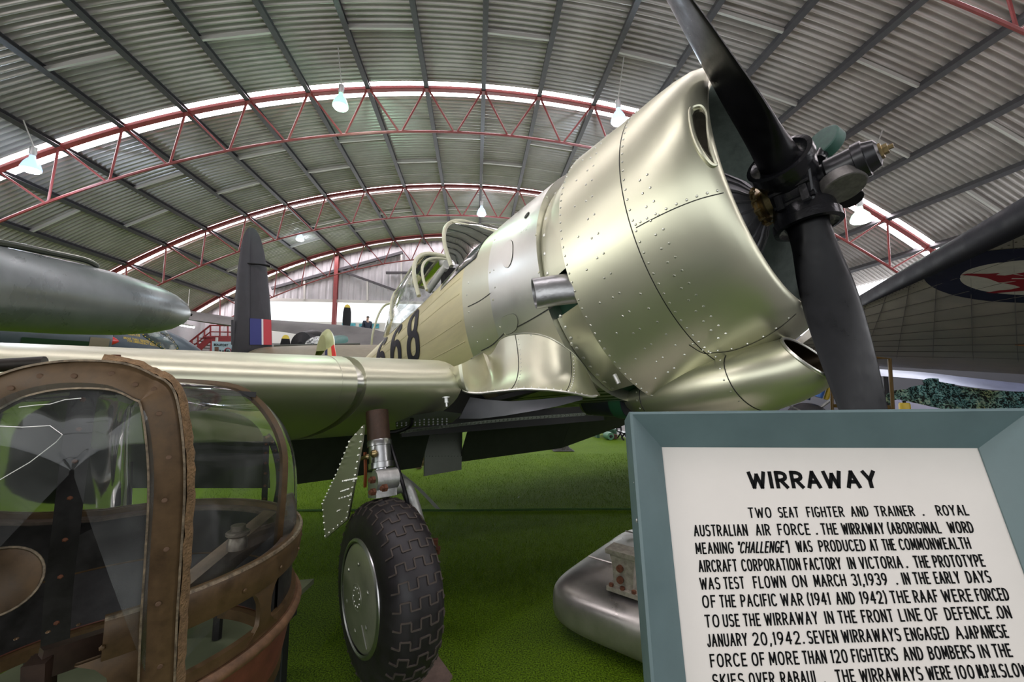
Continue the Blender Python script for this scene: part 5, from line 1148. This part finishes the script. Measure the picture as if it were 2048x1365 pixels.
# ------------------------------------------------------------------ red stairs, sign, tube lamp
M_RST = mat('dark_red_stair_paint', (.24, .025, .03), .45)
ds = 19.2; so_ = W(430, 690, ds); stairs = empty('red_steel_stairs', (so_.x, so_.y, 0), 'dark red steel stairs with handrails against the far wall', 'stairs'); ss_ = stairs.location
def SW(px, py, d=ds): return W(px, py, d)-ss_
for d2 in (0, 1.0):
    b = MB(); b.bar(SW(372, 722, ds+d2), SW(421, 676, ds+d2), .06, .26); b.bar(SW(421, 678, ds+d2), SW(470, 678, ds+d2), .06, .26); b.build('stringer', M_RST, stairs, smooth=False)
    b = MB(); b.tube([SW(372, 690, ds+d2), SW(421, 651, ds+d2), SW(475, 652, ds+d2)], .04, 8); b.tube([SW(372, 704, ds+d2), SW(421, 664, ds+d2), SW(475, 665, ds+d2)], .03, 8); b.build('handrail', M_RST, stairs)
    for px, y0, y1 in ((384, 680, 711), (396, 671, 700), (409, 661, 688), (421, 651, 676), (440, 652, 676), (456, 652, 676)):
        b = MB(); b.tube([SW(px, y0, ds+d2), SW(px, y1, ds+d2)], .035, 6); b.build('baluster', M_RST, stairs)
for k in range(8):
    b = MB(); p = SW(377+6*k, 718-5.6*k, ds+.5); b.box(p, (.28, 1.0, .03)); b.build('tread', mat('dark_tread', (.03, .02, .02), .6), stairs, smooth=False)
b = MB(); b.box(SW(452, 677, ds+.5), (1.4, 1.1, .06)); b.build('landing', M_RST, stairs, smooth=False)
for px in (424, 470):
    for d2 in (0, 1.0):
        p = SW(px, 678, ds+d2); b = MB(); b.tube([p, (p.x, p.y, 0)], .05, 6); b.build('support_post', M_RST, stairs)
db = 9.9; bo2 = W(441, 700, db); bsg = empty('exhibit_sign', (bo2.x, bo2.y, 0), 'pale blue sign headed BEAUFORT beside the dark tail fin', 'sign'); b2_ = bsg.location
def QW(px, py, k=0.): return W(px, py, db-k)-b2_
b = MB(); b.prism([QW(424, 683), QW(474, 685), QW(474, 730), QW(424, 730)], (0, .03, 0)); b.build('sign_face', mat('pale_blue_sign', (.50, .66, .74), .45), bsg, smooth=False)
def flat_text(txt, a, c, hpx, mt, par, nm, F):
    vs, fs = text_mesh(txt, 1., 0, 0, .03); x0, x1 = min(v[0] for v in vs), max(v[0] for v in vs); b = MB()
    b.add([F(a[0]+(c[0]-a[0])*(v[0]-x0)/(x1-x0), a[1]+(c[1]-a[1])*(v[0]-x0)/(x1-x0)-hpx*v[1]/.72) for v in vs], fs); b.build(nm, mt, par, smooth=False)
flat_text('BEAUFORT', (427.5, 692), (456, 693), 4.6, M_INK, bsg, 'sign_heading', lambda x, y: QW(x, y, .01))
flat_text('RAAF', (439, 704.5), (458, 705), 4.4, M_INK, bsg, 'sign_lettering', lambda x, y: QW(x, y, .01))
b = MB(); b.prism([QW(429, 694.5, .01), QW(437, 694.5, .01), QW(437, 711, .01), QW(429, 711, .01)], (0, .008, 0)); b.build('sign_picture', mat('brown_picture', (.20, .11, .08), .5, 0, noise=.4, nscale=12), bsg, smooth=False)
b = MB(); b.tube([QW(455.5+6.5*math.cos(t), 703+6.5*math.sin(t), .012) for t in np.linspace(0, 2*PI, 25)], .010, 5, cap=False); b.build('red_ring', mat('sign_red', (.5, .03, .06), .5), bsg)
flat_text('Sign', (451.5, 704.5), (460, 704.8), 3., M_INK, bsg, 'sign_lettering', lambda x, y: QW(x, y, .01))
for px in (428, 470):
    p = QW(px, 725); b = MB(); b.box((p.x, p.y+.04, p.z/2+.3), (.04, .04, p.z+.6)); b.build('sign_post', M_PALE, bsg, smooth=False)
tl_ = empty('tube_light', W(373, 652, 17.5), 'short lit fluorescent tube above the red stairs', 'lamp')
b = MB(); b.tube([W(358, 650, 17.5)-tl_.location, W(388, 655, 17.5)-tl_.location], .045, 10); b.build('lit_tube', mat('lit_tube', (1, 1, 1), .4, emit=((.95, .97, 1), 9)), tl_)
b = MB(); b.bar(W(357, 648, 17.5)-tl_.location, W(389, 653, 17.5)-tl_.location, .12, .05); b.tube([(0, 0, .05), (0, 0, arc(math.atan2(tl_.location.x-XC, tl_.location.z-ZC), RR, 0).z-tl_.location.z)], .012, 5); b.build('batten', M_PALE, tl_)

# ------------------------------------------------------------------ annex beyond the door: deck, display wall, person
zd_ = 3.42; ya = 26.2
b = MB(); b.box((-7.5, ya+.4, zd_-.08), (16, 2.4, .16)); 
for x in (-14, -10, -6, -2): b.box((x, ya+1.2, (zd_-.16)/2), (.14, .14, zd_-.16))
setp(b.build('floor_deck', mat('deck_grey', (.3, .29, .28), .7), smooth=False), None, None, None, 'structure')
b = MB(); b.box((-7.5, ya+1.5, (zd_+5.05)/2), (16, .08, 5.05-zd_)); setp(b.build('wall_display', mat('cream_display_wall', (.72, .68, .62), .6), smooth=False), None, None, None, 'structure')
for (x0, x1, y0, y1, l) in ((684, 711, 647, 661, 'teal aircraft picture on the far cream wall, left of the person'), (718, 732, 648, 657, 'small grey picture on the far cream wall, just left of the person'), (744, 758, 648, 657, 'small picture on the far cream wall, right of the person')):
    c0, c1 = WY(x0, y1, ya+1.43), WY(x1, y0, ya+1.43); e = empty('wall_picture', (c0+c1)/2, l, 'picture'); b = MB(); b.box((0, 0, 0), (abs(c1.x-c0.x), .04, abs(c1.z-c0.z))); b.build('picture_panel', mat('teal_picture', (.10, .42, .48), .5, 0, noise=.6, nscale=3), e, smooth=False)
    b = MB(); w_, h_ = abs(c1.x-c0.x), abs(c1.z-c0.z); b.prism([(-w_*.35, -.03, -h_*.05), (w_*.05, -.03, h_*.05), (w_*.38, -.03, h_*.18), (w_*.1, -.03, -h_*.10), (-w_*.1, -.03, -h_*.28)], (0, .012, 0)); b.build('picture_shape', mat('picture_dark', (.03, .06, .10), .5), e, smooth=False)
# person: one skinned body, clothes and hair as children
pp_ = WY(735, 640, ya-.3); per = Vector((pp_.x, ya-.3, zd_))
def skin(name, nodes, edges, mt, loc=None, parent=None, sub=2):
    me = bpy.data.meshes.new(name); me.from_pydata([n[0] for n in nodes], edges, []); o = bpy.data.objects.new(name, me); COL.objects.link(o)
    m = o.modifiers.new('s', 'SKIN'); m2 = o.modifiers.new('u', 'SUBSURF'); m2.levels = m2.render_levels = sub
    for i, n in enumerate(nodes): me.skin_vertices[0].data[i].radius = n[1] if hasattr(n[1], '__len__') else (n[1], n[1])
    me.skin_vertices[0].data[0].use_root = True
    dg = bpy.context.evaluated_depsgraph_get(); dg.update(); nm = bpy.data.meshes.new_from_object(o.evaluated_get(dg)); bpy.data.objects.remove(o)
    nm.materials.clear(); nm.materials.append(mt); nm.polygons.foreach_set('use_smooth', [True]*len(nm.polygons)); o = bpy.data.objects.new(name, nm); COL.objects.link(o)
    if loc is not None: o.location = loc
    if parent: o.parent = parent
    return o
M_SKIN = mat('skin', (.45, .27, .20), .5)
nd = [((0, 0, .95), (.15, .11)), ((0, .0, 1.15), (.145, .10)), ((0, 0, 1.36), (.17, .11)), ((0, .01, 1.50), (.07, .06)), ((0, -.01, 1.60), (.075, .085)), ((.02, -.02, 1.70), (.08, .095)),
      ((.09, 0, .88), (.09, .09)), ((.10, -.01, .50), .062), ((.10, .02, .10), .045), ((.11, -.10, .045), .04),
      ((-.09, 0, .88), (.09, .09)), ((-.10, .0, .50), .062), ((-.10, .03, .10), .045), ((-.11, -.09, .045), .04),
      ((.21, 0, 1.40), .06), ((.26, .03, 1.14), .046), ((.24, -.08, .92), .035), ((.23, -.12, .85), .03),
      ((-.21, 0, 1.40), .06), ((-.26, .03, 1.14), .046), ((-.24, -.08, .92), .035), ((-.23, -.12, .85), .03)]
ed = [(0, 1), (1, 2), (2, 3), (3, 4), (4, 5), (0, 6), (6, 7), (7, 8), (8, 9), (0, 10), (10, 11), (11, 12), (12, 13), (2, 14), (14, 15), (15, 16), (16, 17), (2, 18), (18, 19), (19, 20), (20, 21)]
for sg, base_i in ((1, 17), (-1, 21)):
    for f in range(5):
        k = len(nd); x = .23*sg+(-.03+.015*f)*1.0; nd += [((x, -.13, .80), .010), ((x, -.135, .765 if f else .785), .009)]; ed += [(base_i, k), (k, k+1)]
body = skin('person', nd, ed, M_SKIN, per); body.rotation_euler = (0, 0, .6)
setp(body, 'person in a dark jacket standing on the deck beyond the far door', 'person')
jn = [((0, 0, .88), (.19, .15)), ((0, 0, 1.15), (.19, .14)), ((0, 0, 1.38), (.215, .15)), ((0, .01, 1.52), (.11, .10)), ((.215, 0, 1.41), .098), ((.26, .03, 1.14), .072), ((.24, -.07, .94), .06), ((-.215, 0, 1.41), .098), ((-.26, .03, 1.14), .072), ((-.24, -.07, .94), .05)]
skin('jacket', jn, [(0, 1), (1, 2), (2, 3), (2, 4), (4, 5), (5, 6), (2, 7), (7, 8), (8, 9)], mat('navy_jacket', (.02, .025, .05), .7), None, body)
skin('trousers', [((0, 0, .95), (.16, .12)), ((.09, 0, .85), .10), ((.10, 0, .5), .075), ((.10, .02, .10), .065), ((-.09, 0, .85), .10), ((-.10, 0, .5), .075), ((-.10, .03, .10), .065)], [(0, 1), (1, 2), (2, 3), (0, 4), (4, 5), (5, 6)], mat('dark_trousers', (.03, .03, .035), .8), None, body)
b = MB(); b.ball((.02, .005, 1.735), .092, 14, 8, sc=(.95, 1.05, .75)); b.build('hair', mat('grey_hair', (.16, .14, .13), .8), body)
b = MB()
for s in (-1, 1): b.ball((.02+s*.032, -.112, 1.70), .011, 8, 6, 0)
b.build('eyes', mat('dark_eye', (.02, .02, .02), .3), body)
b = MB(); b.ball((.02, -.12, 1.675), .016, 8, 6, sc=(.8, 1, 1.2)); b.tube([(0, -.108, 1.64), (.04, -.108, 1.64)], .006, 5); b.ball((.105, -.01, 1.69), .02, 8, 6, sc=(.5, 1, 1.4)); b.ball((-.065, -.01, 1.69), .02, 8, 6, sc=(.5, 1, 1.4)); b.build('face_features', M_SKIN, body)

# ------------------------------------------------------------------ bomber wing at the right with roundel
M_UW = mat('weathered_underwing', (.40, .365, .30), .55, .1, noise=.22, nscale=2.2, rnoise=.1)
A0, B0 = W(1700, 614, 7.0), W(2048, 408, 3.4); D0, C0 = W(1560, 722, 11.0), W(2060, 750, 8.2)
rb = empty('bomber_wing', ((A0.x+C0.x)/2, (A0.y+C0.y)/2, 0), 'huge bomber wing at the right with blue roundel and red kangaroo underneath', 'aircraft wing'); ro = rb.location
def RWg(s, c, off=0.):
    """span s: 0 far..1 at picture edge, chord c: 0 leading edge..1 trailing edge"""
    p = (A0+(B0-A0)*s)*(1-c)+(D0+(C0-D0)*s)*c; return p-ro+Vector((0, 0, off))
Nn = ((RWg(1, .3)-RWg(0, .3)).cross(RWg(.5, 1)-RWg(.5, 0))).normalized()
if Nn.z > 0: Nn.negate()
b = MB(); S_l = np.linspace(-.02, 1.55, 16); rows = []
for s in S_l:
    ch = (RWg(s, 1)-RWg(s, 0)).length; r_ = []
    for c in (.06, .15, .3, .5, .75, 1.0): r_.append(RWg(s, c)+Nn*(.06*math.sin(PI*min(1, c*1.1))))
    for c in (1.0, .75, .5, .3, .15, .06): r_.append(RWg(s, c)-Nn*(.02+.20*math.sin(PI*c**.6)))
    rows.append(r_)
b.grid(rows, cv=True); b.add(rows[0], [tuple(range(12))])
bot = [[r[i] for r in rows] for i in range(6)]
for c in np.linspace(.14, .95, 11): b.tube([RWg(s, c)+Nn*(.062*math.sin(PI*min(1, c*1.1))+.001) for s in S_l], .005, 4, mi=1)
for s in np.linspace(.1, 1.4, 10): b.tube([RWg(s, c)+Nn*(.062*math.sin(PI*min(1, c*1.1))+.001) for c in np.linspace(.08, .98, 10)], .0035, 4, mi=1)
for s in np.linspace(0.02, 1.3, 60): 
    for c in (.09, .11): b.rivet(RWg(s, c)+Nn*.018, Nn, .010, .4, 1)
wgo = b.build('wing_panel', [M_UW, mat('dark_seam', (.09, .08, .07), .6)], rb)
b = MB(); rows = []
for s in S_l:
    k = .10+.055*s; lead = (RWg(s, 0)-RWg(s, 1)).normalized(); r_ = []
    for t in np.linspace(-PI*.62, PI*.62, 14): r_.append(RWg(s, .045)+lead*(k*1.7*math.cos(t))-Nn*(k*1.0*math.sin(t))-Nn*k*.35)
    rows.append(r_)
b.grid(rows); b.build('leading_edge_boot', mat('black_rubber_boot', (.008, .008, .012), .6, 0, noise=.3, nscale=6, rnoise=.1, spec=.15), rb)
# roundel projected on the underside
RT = bvh(wgo)
def rh(px, py, off=.004):
    h = RT.ray_cast(CAM-ro, RAY(px, py).normalized()); return (h[0]+Nn*off) if h[0] is not None else None
cR = rh(2075, 557); eR = rh(1846, 552)
if cR is not None and eR is not None:
    sp = (RWg(1, .4)-RWg(0, .4)).normalized(); chd = Nn.cross(sp).normalized()
    vv = eR-cR; Rr = math.hypot(vv.dot(sp), vv.dot(chd))
    def on(p, off): 
        h = RT.ray_cast(p+Nn*.5, -Nn); return (h[0]+Nn*off) if h[0] is not None else p+Nn*off
    def disc(r0, r1, nm, mt, off):
        b = MB(); b.grid([[on(cR+sp*(r*math.cos(a))+chd*(r*math.sin(a)), off) for a in np.linspace(0, 2*PI, 73)] for r in np.linspace(r0, r1, 6)]); b.build(nm, mt, rb)
    disc(Rr*.64, Rr, 'roundel_blue_ring', mat('roundel_navy', (.006, .007, .03), .5, spec=.15), .004); disc(0.0, Rr*.645, 'roundel_white_disc', mat('roundel_cream', (.62, .59, .50), .5, 0, noise=.1, nscale=8), .005)
    M_ROO = mat('roundel_red', (.30, .008, .016), .5, spec=.15)
    b = MB()
    for poly in ([(1921, 549), (1935, 546.5), (1975, 547), (2001, 545), (1992, 549.5), (2010, 550.5), (2048, 544), (2100, 538), (2130, 546), (2125, 562), (2090, 572), (2045, 575), (2030, 570), (2016, 567), (1997, 564), (1976, 556), (1955, 552)], [(1972, 584.5), (2000, 580), (2023, 578), (2048, 572), (2090, 570), (2090, 577), (2048, 581), (2020, 583), (1990, 586)]):
        Q = [rh(*p, .007) for p in poly]
        if all(q is not None for q in Q): b.add(Q, [tuple(range(len(Q)))])
    if b.v: b.build('kangaroo', M_ROO, rb)
b = MB(); q = rh(2030, 690, .0)
if q is not None: b.tube([q, q+Nn*.06+Vector((.25, -.25, .0))], .012, 6); b.build('pitot_rod', mat('rust_rod', (.3, .14, .05), .5), rb)
# its undercarriage
uc = W(1613, 803, 8.6)
b = MB(); c_ = Vector((uc.x, uc.y, .42))-ro; wa = Vector((-.55, -.83, 0)).normalized()
b.lathe([(-.16, .18), (-.17, .30), (-.13, .40), (-.05, .43), (.05, .43), (.13, .40), (.17, .30), (.16, .18)], c_, wa, 40, cap=False); tyr = b.build('tyre', MATS['tyre_rubber'], rb)
b = MB(); b.lathe([(.12, .2), (.15, .19), (.155, .12), (.20, .10), (.21, 0)], c_, wa, 28); 
for k in range(8): b.rivet(c_+wa*.155+Vector((0, 0, 1)).cross(wa)*(.15*math.cos(k*PI/4))+Vector((0, 0, .15*math.sin(k*PI/4))), wa, .018, .5, 1)
b.build('wheel_hub', [mat('cream_hub', (.45, .40, .32), .5, 0, noise=.2, nscale=10), M_RUST], rb)
def U(px, py, d=8.45): return W(px, py, d)-ro
b = MB(); b.tube([U(1614, 800), U(1622, 762)], .055, 12); b.tube([U(1622, 762), U(1626, 735)], .035, 10); b.build('oleo_leg', mat('dark_blue_oleo', (.03, .05, .10), .4, .3), rb)
b = MB(); b.tube([U(1641, 790, 8.9), U(1652, 735, 8.9)], .06, 10); b.tube([U(1636, 795, 8.9), U(1645, 770, 8.9)], .08, 10); b.build('retraction_strut', mat('bright_blue_strut', (.05, .16, .48), .4), rb)
b = MB(); b.tube([U(1652, 800, 8.9), U(1662, 770, 8.9)], .05, 8); b.build('brace', mat('yellow_brace', (.55, .38, .02), .45), rb)
b = MB(); b.tube([U(1560, 803), U(1600, 822)], .02, 6); b.build('drag_link', M_ALU, rb)
b = MB(); b.tube([U(1633, 822), U(1668, 795)], .03, 6); b.build('drag_link', M_ALU, rb)
b = MB(); b.lathe([(0, .12), (.5, .7), (1.5, .9), (4, .8), (6, .3)], W(1562, 735, 9.2)-ro, Vector((.35, 1, .03)), 28); b.build('engine_nacelle', mat('brown_black_nacelle', (.03, .022, .018), .5, .2), rb)
# aircraft tailplane farther back, below the big wing
tw = empty('grey_aircraft_wing', (W(1900, 765, 12).x, W(1900, 765, 12).y, 0), 'blue-grey wing seen under the big bomber wing, above the netting', 'aircraft wing'); two = tw.location
up_ = [W(1755, 741, 10.3), W(1850, 747, 10.1), W(1950, 757, 9.8), W(2060, 770, 9.5), W(2110, 776, 9.4)]; lo_ = [W(1755, 752, 9.7), W(1850, 760, 9.5), W(1950, 776, 9.1), W(2060, 786, 8.9), W(2110, 790, 8.8)]
b = MB(); rows = []
for p, q in zip(bez(up_, 16), bez(lo_, 16)): p, q = p-two, q-two; rows.append([p, p*.6+q*.4+Vector((0, 0, .08)), q, p*.6+q*.4-Vector((0, 0, .06))])
b.grid(rows, cv=True); b.build('wing_panel', mat('blue_grey_paint', (.16, .18, .28), .3, .4, noise=.25, nscale=2), tw)
b = MB(); b.tube([W(2040, 780, 9.2)-two, Vector((W(2040, 780, 9.2).x-two.x, W(2040, 780, 9.2).y-two.y, 0))], .05, 8); b.build('trestle_leg', M_PURL, tw)
b = MB(); b.tube([W(1770, 750, 9.95)-two, Vector((W(1770, 750, 9.95).x-two.x, W(1770, 750, 9.95).y-two.y, 0))], .05, 8); b.build('trestle_leg', M_PURL, tw)
# yellow frame, camouflage net, white board, yellow canister
M_OCH = mat('ochre_frame', (.10, .055, .008), .5, .1)
yp_ = W(1783, 820, 5.6); yf = empty('yellow_access_frame', (yp_.x, yp_.y, 0), 'dark yellow tubular frame right of the lower propeller blade', 'frame'); yo = yf.location
YW_ = lambda px, py, d=5.6: W(px, py, d)-yo
z0 = lambda p: Vector((p.x, p.y, 0))
for nm, pts in (('front_post', [z0(YW_(1784, 820)), YW_(1779, 718), YW_(1745, 716)]), ('rear_post', [z0(YW_(1660, 830, 6.4)), YW_(1662, 716, 6.4), YW_(1745, 716)])):
    b = MB(); b.tube(pts, .022, 8); b.build(nm, M_OCH, yf)
b = MB(); b.bar(YW_(1662, 812, 6.4), YW_(1782, 815), .03, .05); b.build('cross_bar', M_OCH, yf)
def netmat():
    m = bpy.data.materials.new('camouflage_scrim'); m.use_nodes = True; N, L = nt(m); p = N['Principled BSDF']; p.inputs['Roughness'].default_value = .8
    tc = N.new('ShaderNodeTexCoord'); v = N.new('ShaderNodeTexVoronoi'); v.inputs['Scale'].default_value = 13; n = N.new('ShaderNodeTexNoise'); n.inputs['Scale'].default_value = 16; n.inputs['Detail'].default_value = 3; n.inputs['Distortion'].default_value = 1.6
    n3 = N.new('ShaderNodeTexNoise'); n3.inputs['Scale'].default_value = 1.0
    r = N.new('ShaderNodeValToRGB'); e = r.color_ramp.elements; e[0].position = .47; e[0].color = (.006, .010, .008, 1); e[1].position = .54; e[1].color = (.16, .34, .30, 1); x = r.color_ramp.elements.new(.66); x.color = (.42, .50, .40, 1)
    L.new(tc.outputs['Object'], n.inputs[0]); L.new(tc.outputs['Object'], n3.inputs[0]); L.new(n.outputs[0], r.inputs[0])
    r3 = N.new('ShaderNodeValToRGB'); r3.color_ramp.elements[0].position = .48; r3.color_ramp.elements[1].position = .62; r3.color_ramp.elements[0].color = (.8, 1, 1.1, 1); r3.color_ramp.elements[1].color = (1.3, .85, .3, 1); L.new(n3.outputs[0], r3.inputs[0])
    mx = N.new('ShaderNodeMix'); mx.data_type = 'RGBA'; mx.blend_type = 'MULTIPLY'; mx.inputs[0].default_value = 1; L.new(r.outputs[0], mx.inputs[6]); L.new(r3.outputs[0], mx.inputs[7]); L.new(mx.outputs[2], p.inputs['Base Color']); return m
no = W(1900, 800, 8.2); b = MB(); P = []
top = bez([W(1760, 792, 8.4), W(1800, 780, 8.3), W(1835, 772, 8.2), W(1860, 757, 8.1), W(1890, 766, 8.1), W(1930, 775, 8.0), W(1990, 782, 7.9), W(2060, 784, 7.8), W(2150, 784, 7.7)], 56)
for i in range(14):
    t = i/13; P.append([Vector((p.x+.03*math.sin(j*1.7+i), p.y-.9*t**1.3-.06*math.sin(j*.9+i*.5), p.z*(1-t)+.02*t+.03*math.sin(j*1.3)*t*(1-t)*4)) for j, p in enumerate(top)])
b.grid(P); net = b.build('camouflage_net', netmat()); setp(net, 'teal and black camouflage netting draped at the right under the wings', 'netting')
q0 = W(1792, 803, 6.6); wb = MB(); pts = [W(1788, 803, 6.7), W(1800, 800, 6.7), W(1900, 822, 6.2), z0(W(1900, 822, 6.2)), z0(W(1788, 830, 6.7))]
wb.prism(pts, (.02, .06, 0)); setp(wb.build('leaning_board', mat('lilac_white_board', (.55, .55, .72), .5), smooth=False), 'pale lilac board with a sloping top edge behind the teal sign', 'board')
cp_ = W(1809, 812, 5.9); can = empty('yellow_canister', (cp_.x, cp_.y, 0), 'yellow canister standing behind the teal sign frame', 'canister')
h_ = W(1809, 806, 5.9).z; b = MB(); b.lathe([(0, .06), (.02, .065), (h_-.03, .065), (h_, .055)], (0, 0, 0), (0, 0, 1), 20); b.build('body', mat('canister_yellow', (.60, .42, .03), .4), can)
b = MB(); b.lathe([(h_, .02), (h_+.02, .02), (h_+.02, .03), (h_+.03, .03)], (0, 0, 0), (0, 0, 1), 12); b.build('cap', M_BLK, can)
# ------------------------------------------------------------------ far floor clutter under the wing
gm = WZ(1214, 876, 0); gen = empty('green_generator_trailer', gm, 'green wheeled generator far off on the turf under the wing', 'generator')
M_GT = mat('trailer_green', (.035, .10, .055), .45); sc = (CAM-gm).length/829
b = MB(); b.lathe([(-.08, .02), (-.1, 7*sc*.95), (0, 7*sc), (.1, 7*sc*.95), (.1, .02)], (-5*sc, -.3, 7*sc), (.2, -1, 0), 24); b.build('wheel', mat('pale_green_wheel', (.10, .24, .15), .5), gen)
b = MB(); b.lathe([(.10, 3*sc), (.14, 2*sc), (.14, 0)], (-5*sc, -.3, 7*sc), (.2, -1, 0), 16); b.build('wheel_centre', M_DARK, gen)
b = MB(); b.box((4*sc, .2, 11*sc), (20*sc, .5, 9*sc)); b.box((12*sc, -.1, 9*sc), (3*sc, .2, 18*sc)); b.box((-18*sc, .1, 5*sc), (5*sc, .3, 10*sc)); b.build('chassis', M_GT, gen, smooth=False)
b = MB(); b.box((7*sc, -.15, 5*sc), (9*sc, .3, 7*sc)); b.ball((5*sc, -.3, 8*sc), 2.5*sc, 10, 6); b.build('engine_block', mat('rusty_dark_engine', (.08, .03, .02), .6, .3, noise=.6, nscale=8), gen)
hp = WZ(1245, 879, 0); ch = empty('folding_chair', hp, 'dark folding chair beside the green generator, at the edge of the sign', 'chair'); sc = (CAM-hp).length/829
for x in (-4, 4):
    for y, x2 in ((-.2, 0), (.2, 0)):
        b = MB(); b.tube([(x*sc, y, 0), (x*sc, -y*.2, 13*sc)], .018, 6); b.build('leg', M_BLK, ch)
b = MB(); b.box((0, 0, 13*sc), (9*sc, .4, .03)); b.build('seat', M_BLK, ch, smooth=False)
b = MB(); b.tube(bez([(-4*sc, .2, 13*sc), (-4*sc, .25, 24*sc), (0, .27, 27*sc), (4*sc, .25, 24*sc), (4*sc, .2, 13*sc)], 16), .018, 6); b.box((0, .24, 21*sc), (8*sc, .03, 6*sc)); b.build('backrest', M_BLK, ch)
wq = WY(1262, 857, 18.5); b = MB(); b.box((wq.x+1.2, 18.6, .75), (3.2, .06, 1.5)); setp(b.build('white_screen', mat('white_screen', (.8, .79, .86), .5), smooth=False), 'white partition screen far behind the folding chair', 'screen')
hp2 = WZ(1122, 899, 0); sc = (CAM-hp2).length/829; b = MB()
P = [[Vector((u*20*sc, v*.3, .01+max(0, 1-u*u)*(1-v*v)*(7+5*math.sin(5*u+3*v)+3*math.sin(11*u-7*v))*sc)) for u in np.linspace(-1, 1, 22)] for v in np.linspace(-1, 1, 10)]; b.grid(P)
sn_ = b.build('scrap_netting', mat('dark_leafy_scrim', (.03, .03, .02), .8, 0, noise=.6, nscale=20), smooth=False); sn_.location = hp2
setp(sn_, 'crumpled dark netting heap on the turf beyond the wing', 'netting')
hp3 = WZ(848, 936, 0); sc = (CAM-hp3).length/829; b = MB()
b.tube(bez([(-2*sc, 0, .01+5*sc), (-4*sc, .05, 14*sc), (2*sc, 0, 24*sc), (-3*sc, .1, 34*sc)], 12), [5*sc, 6*sc, 5*sc, 6*sc, 7*sc, 6*sc, 5*sc, 6*sc, 5*sc, 5*sc, 6*sc, 5*sc, 4*sc][:13], 10); b.ball((-8*sc, -.1, 4*sc), 4*sc, 10, 6, sc=(1.6, 1, 1))
cb_ = b.build('canvas_bundle', mat('tan_canvas', (.22, .15, .07), .8, 0, noise=.6, nscale=14)); cb_.location = hp3
setp(cb_, 'tan and black canvas bundle on the turf behind the hanging flap', 'bundle')
for px, py, l in ((1058, 906, 'scrap of white paper on the turf below the far flap'), (1037, 997, 'tiny white scrap in the middle of the shaded turf')):
    p = WZ(px, py, .012); b = MB(); s = .05 if py < 950 else .008; b.prism([p+Vector(v) for v in ((-s, 0, 0), (s, .01, .01), (s*.8, s, .02), (-s*.7, s*.8, .0))], (0, 0, .002)); setp(b.build('paper_scrap', mat('white_paper', (.8, .8, .78), .7), smooth=False), l, 'paper')
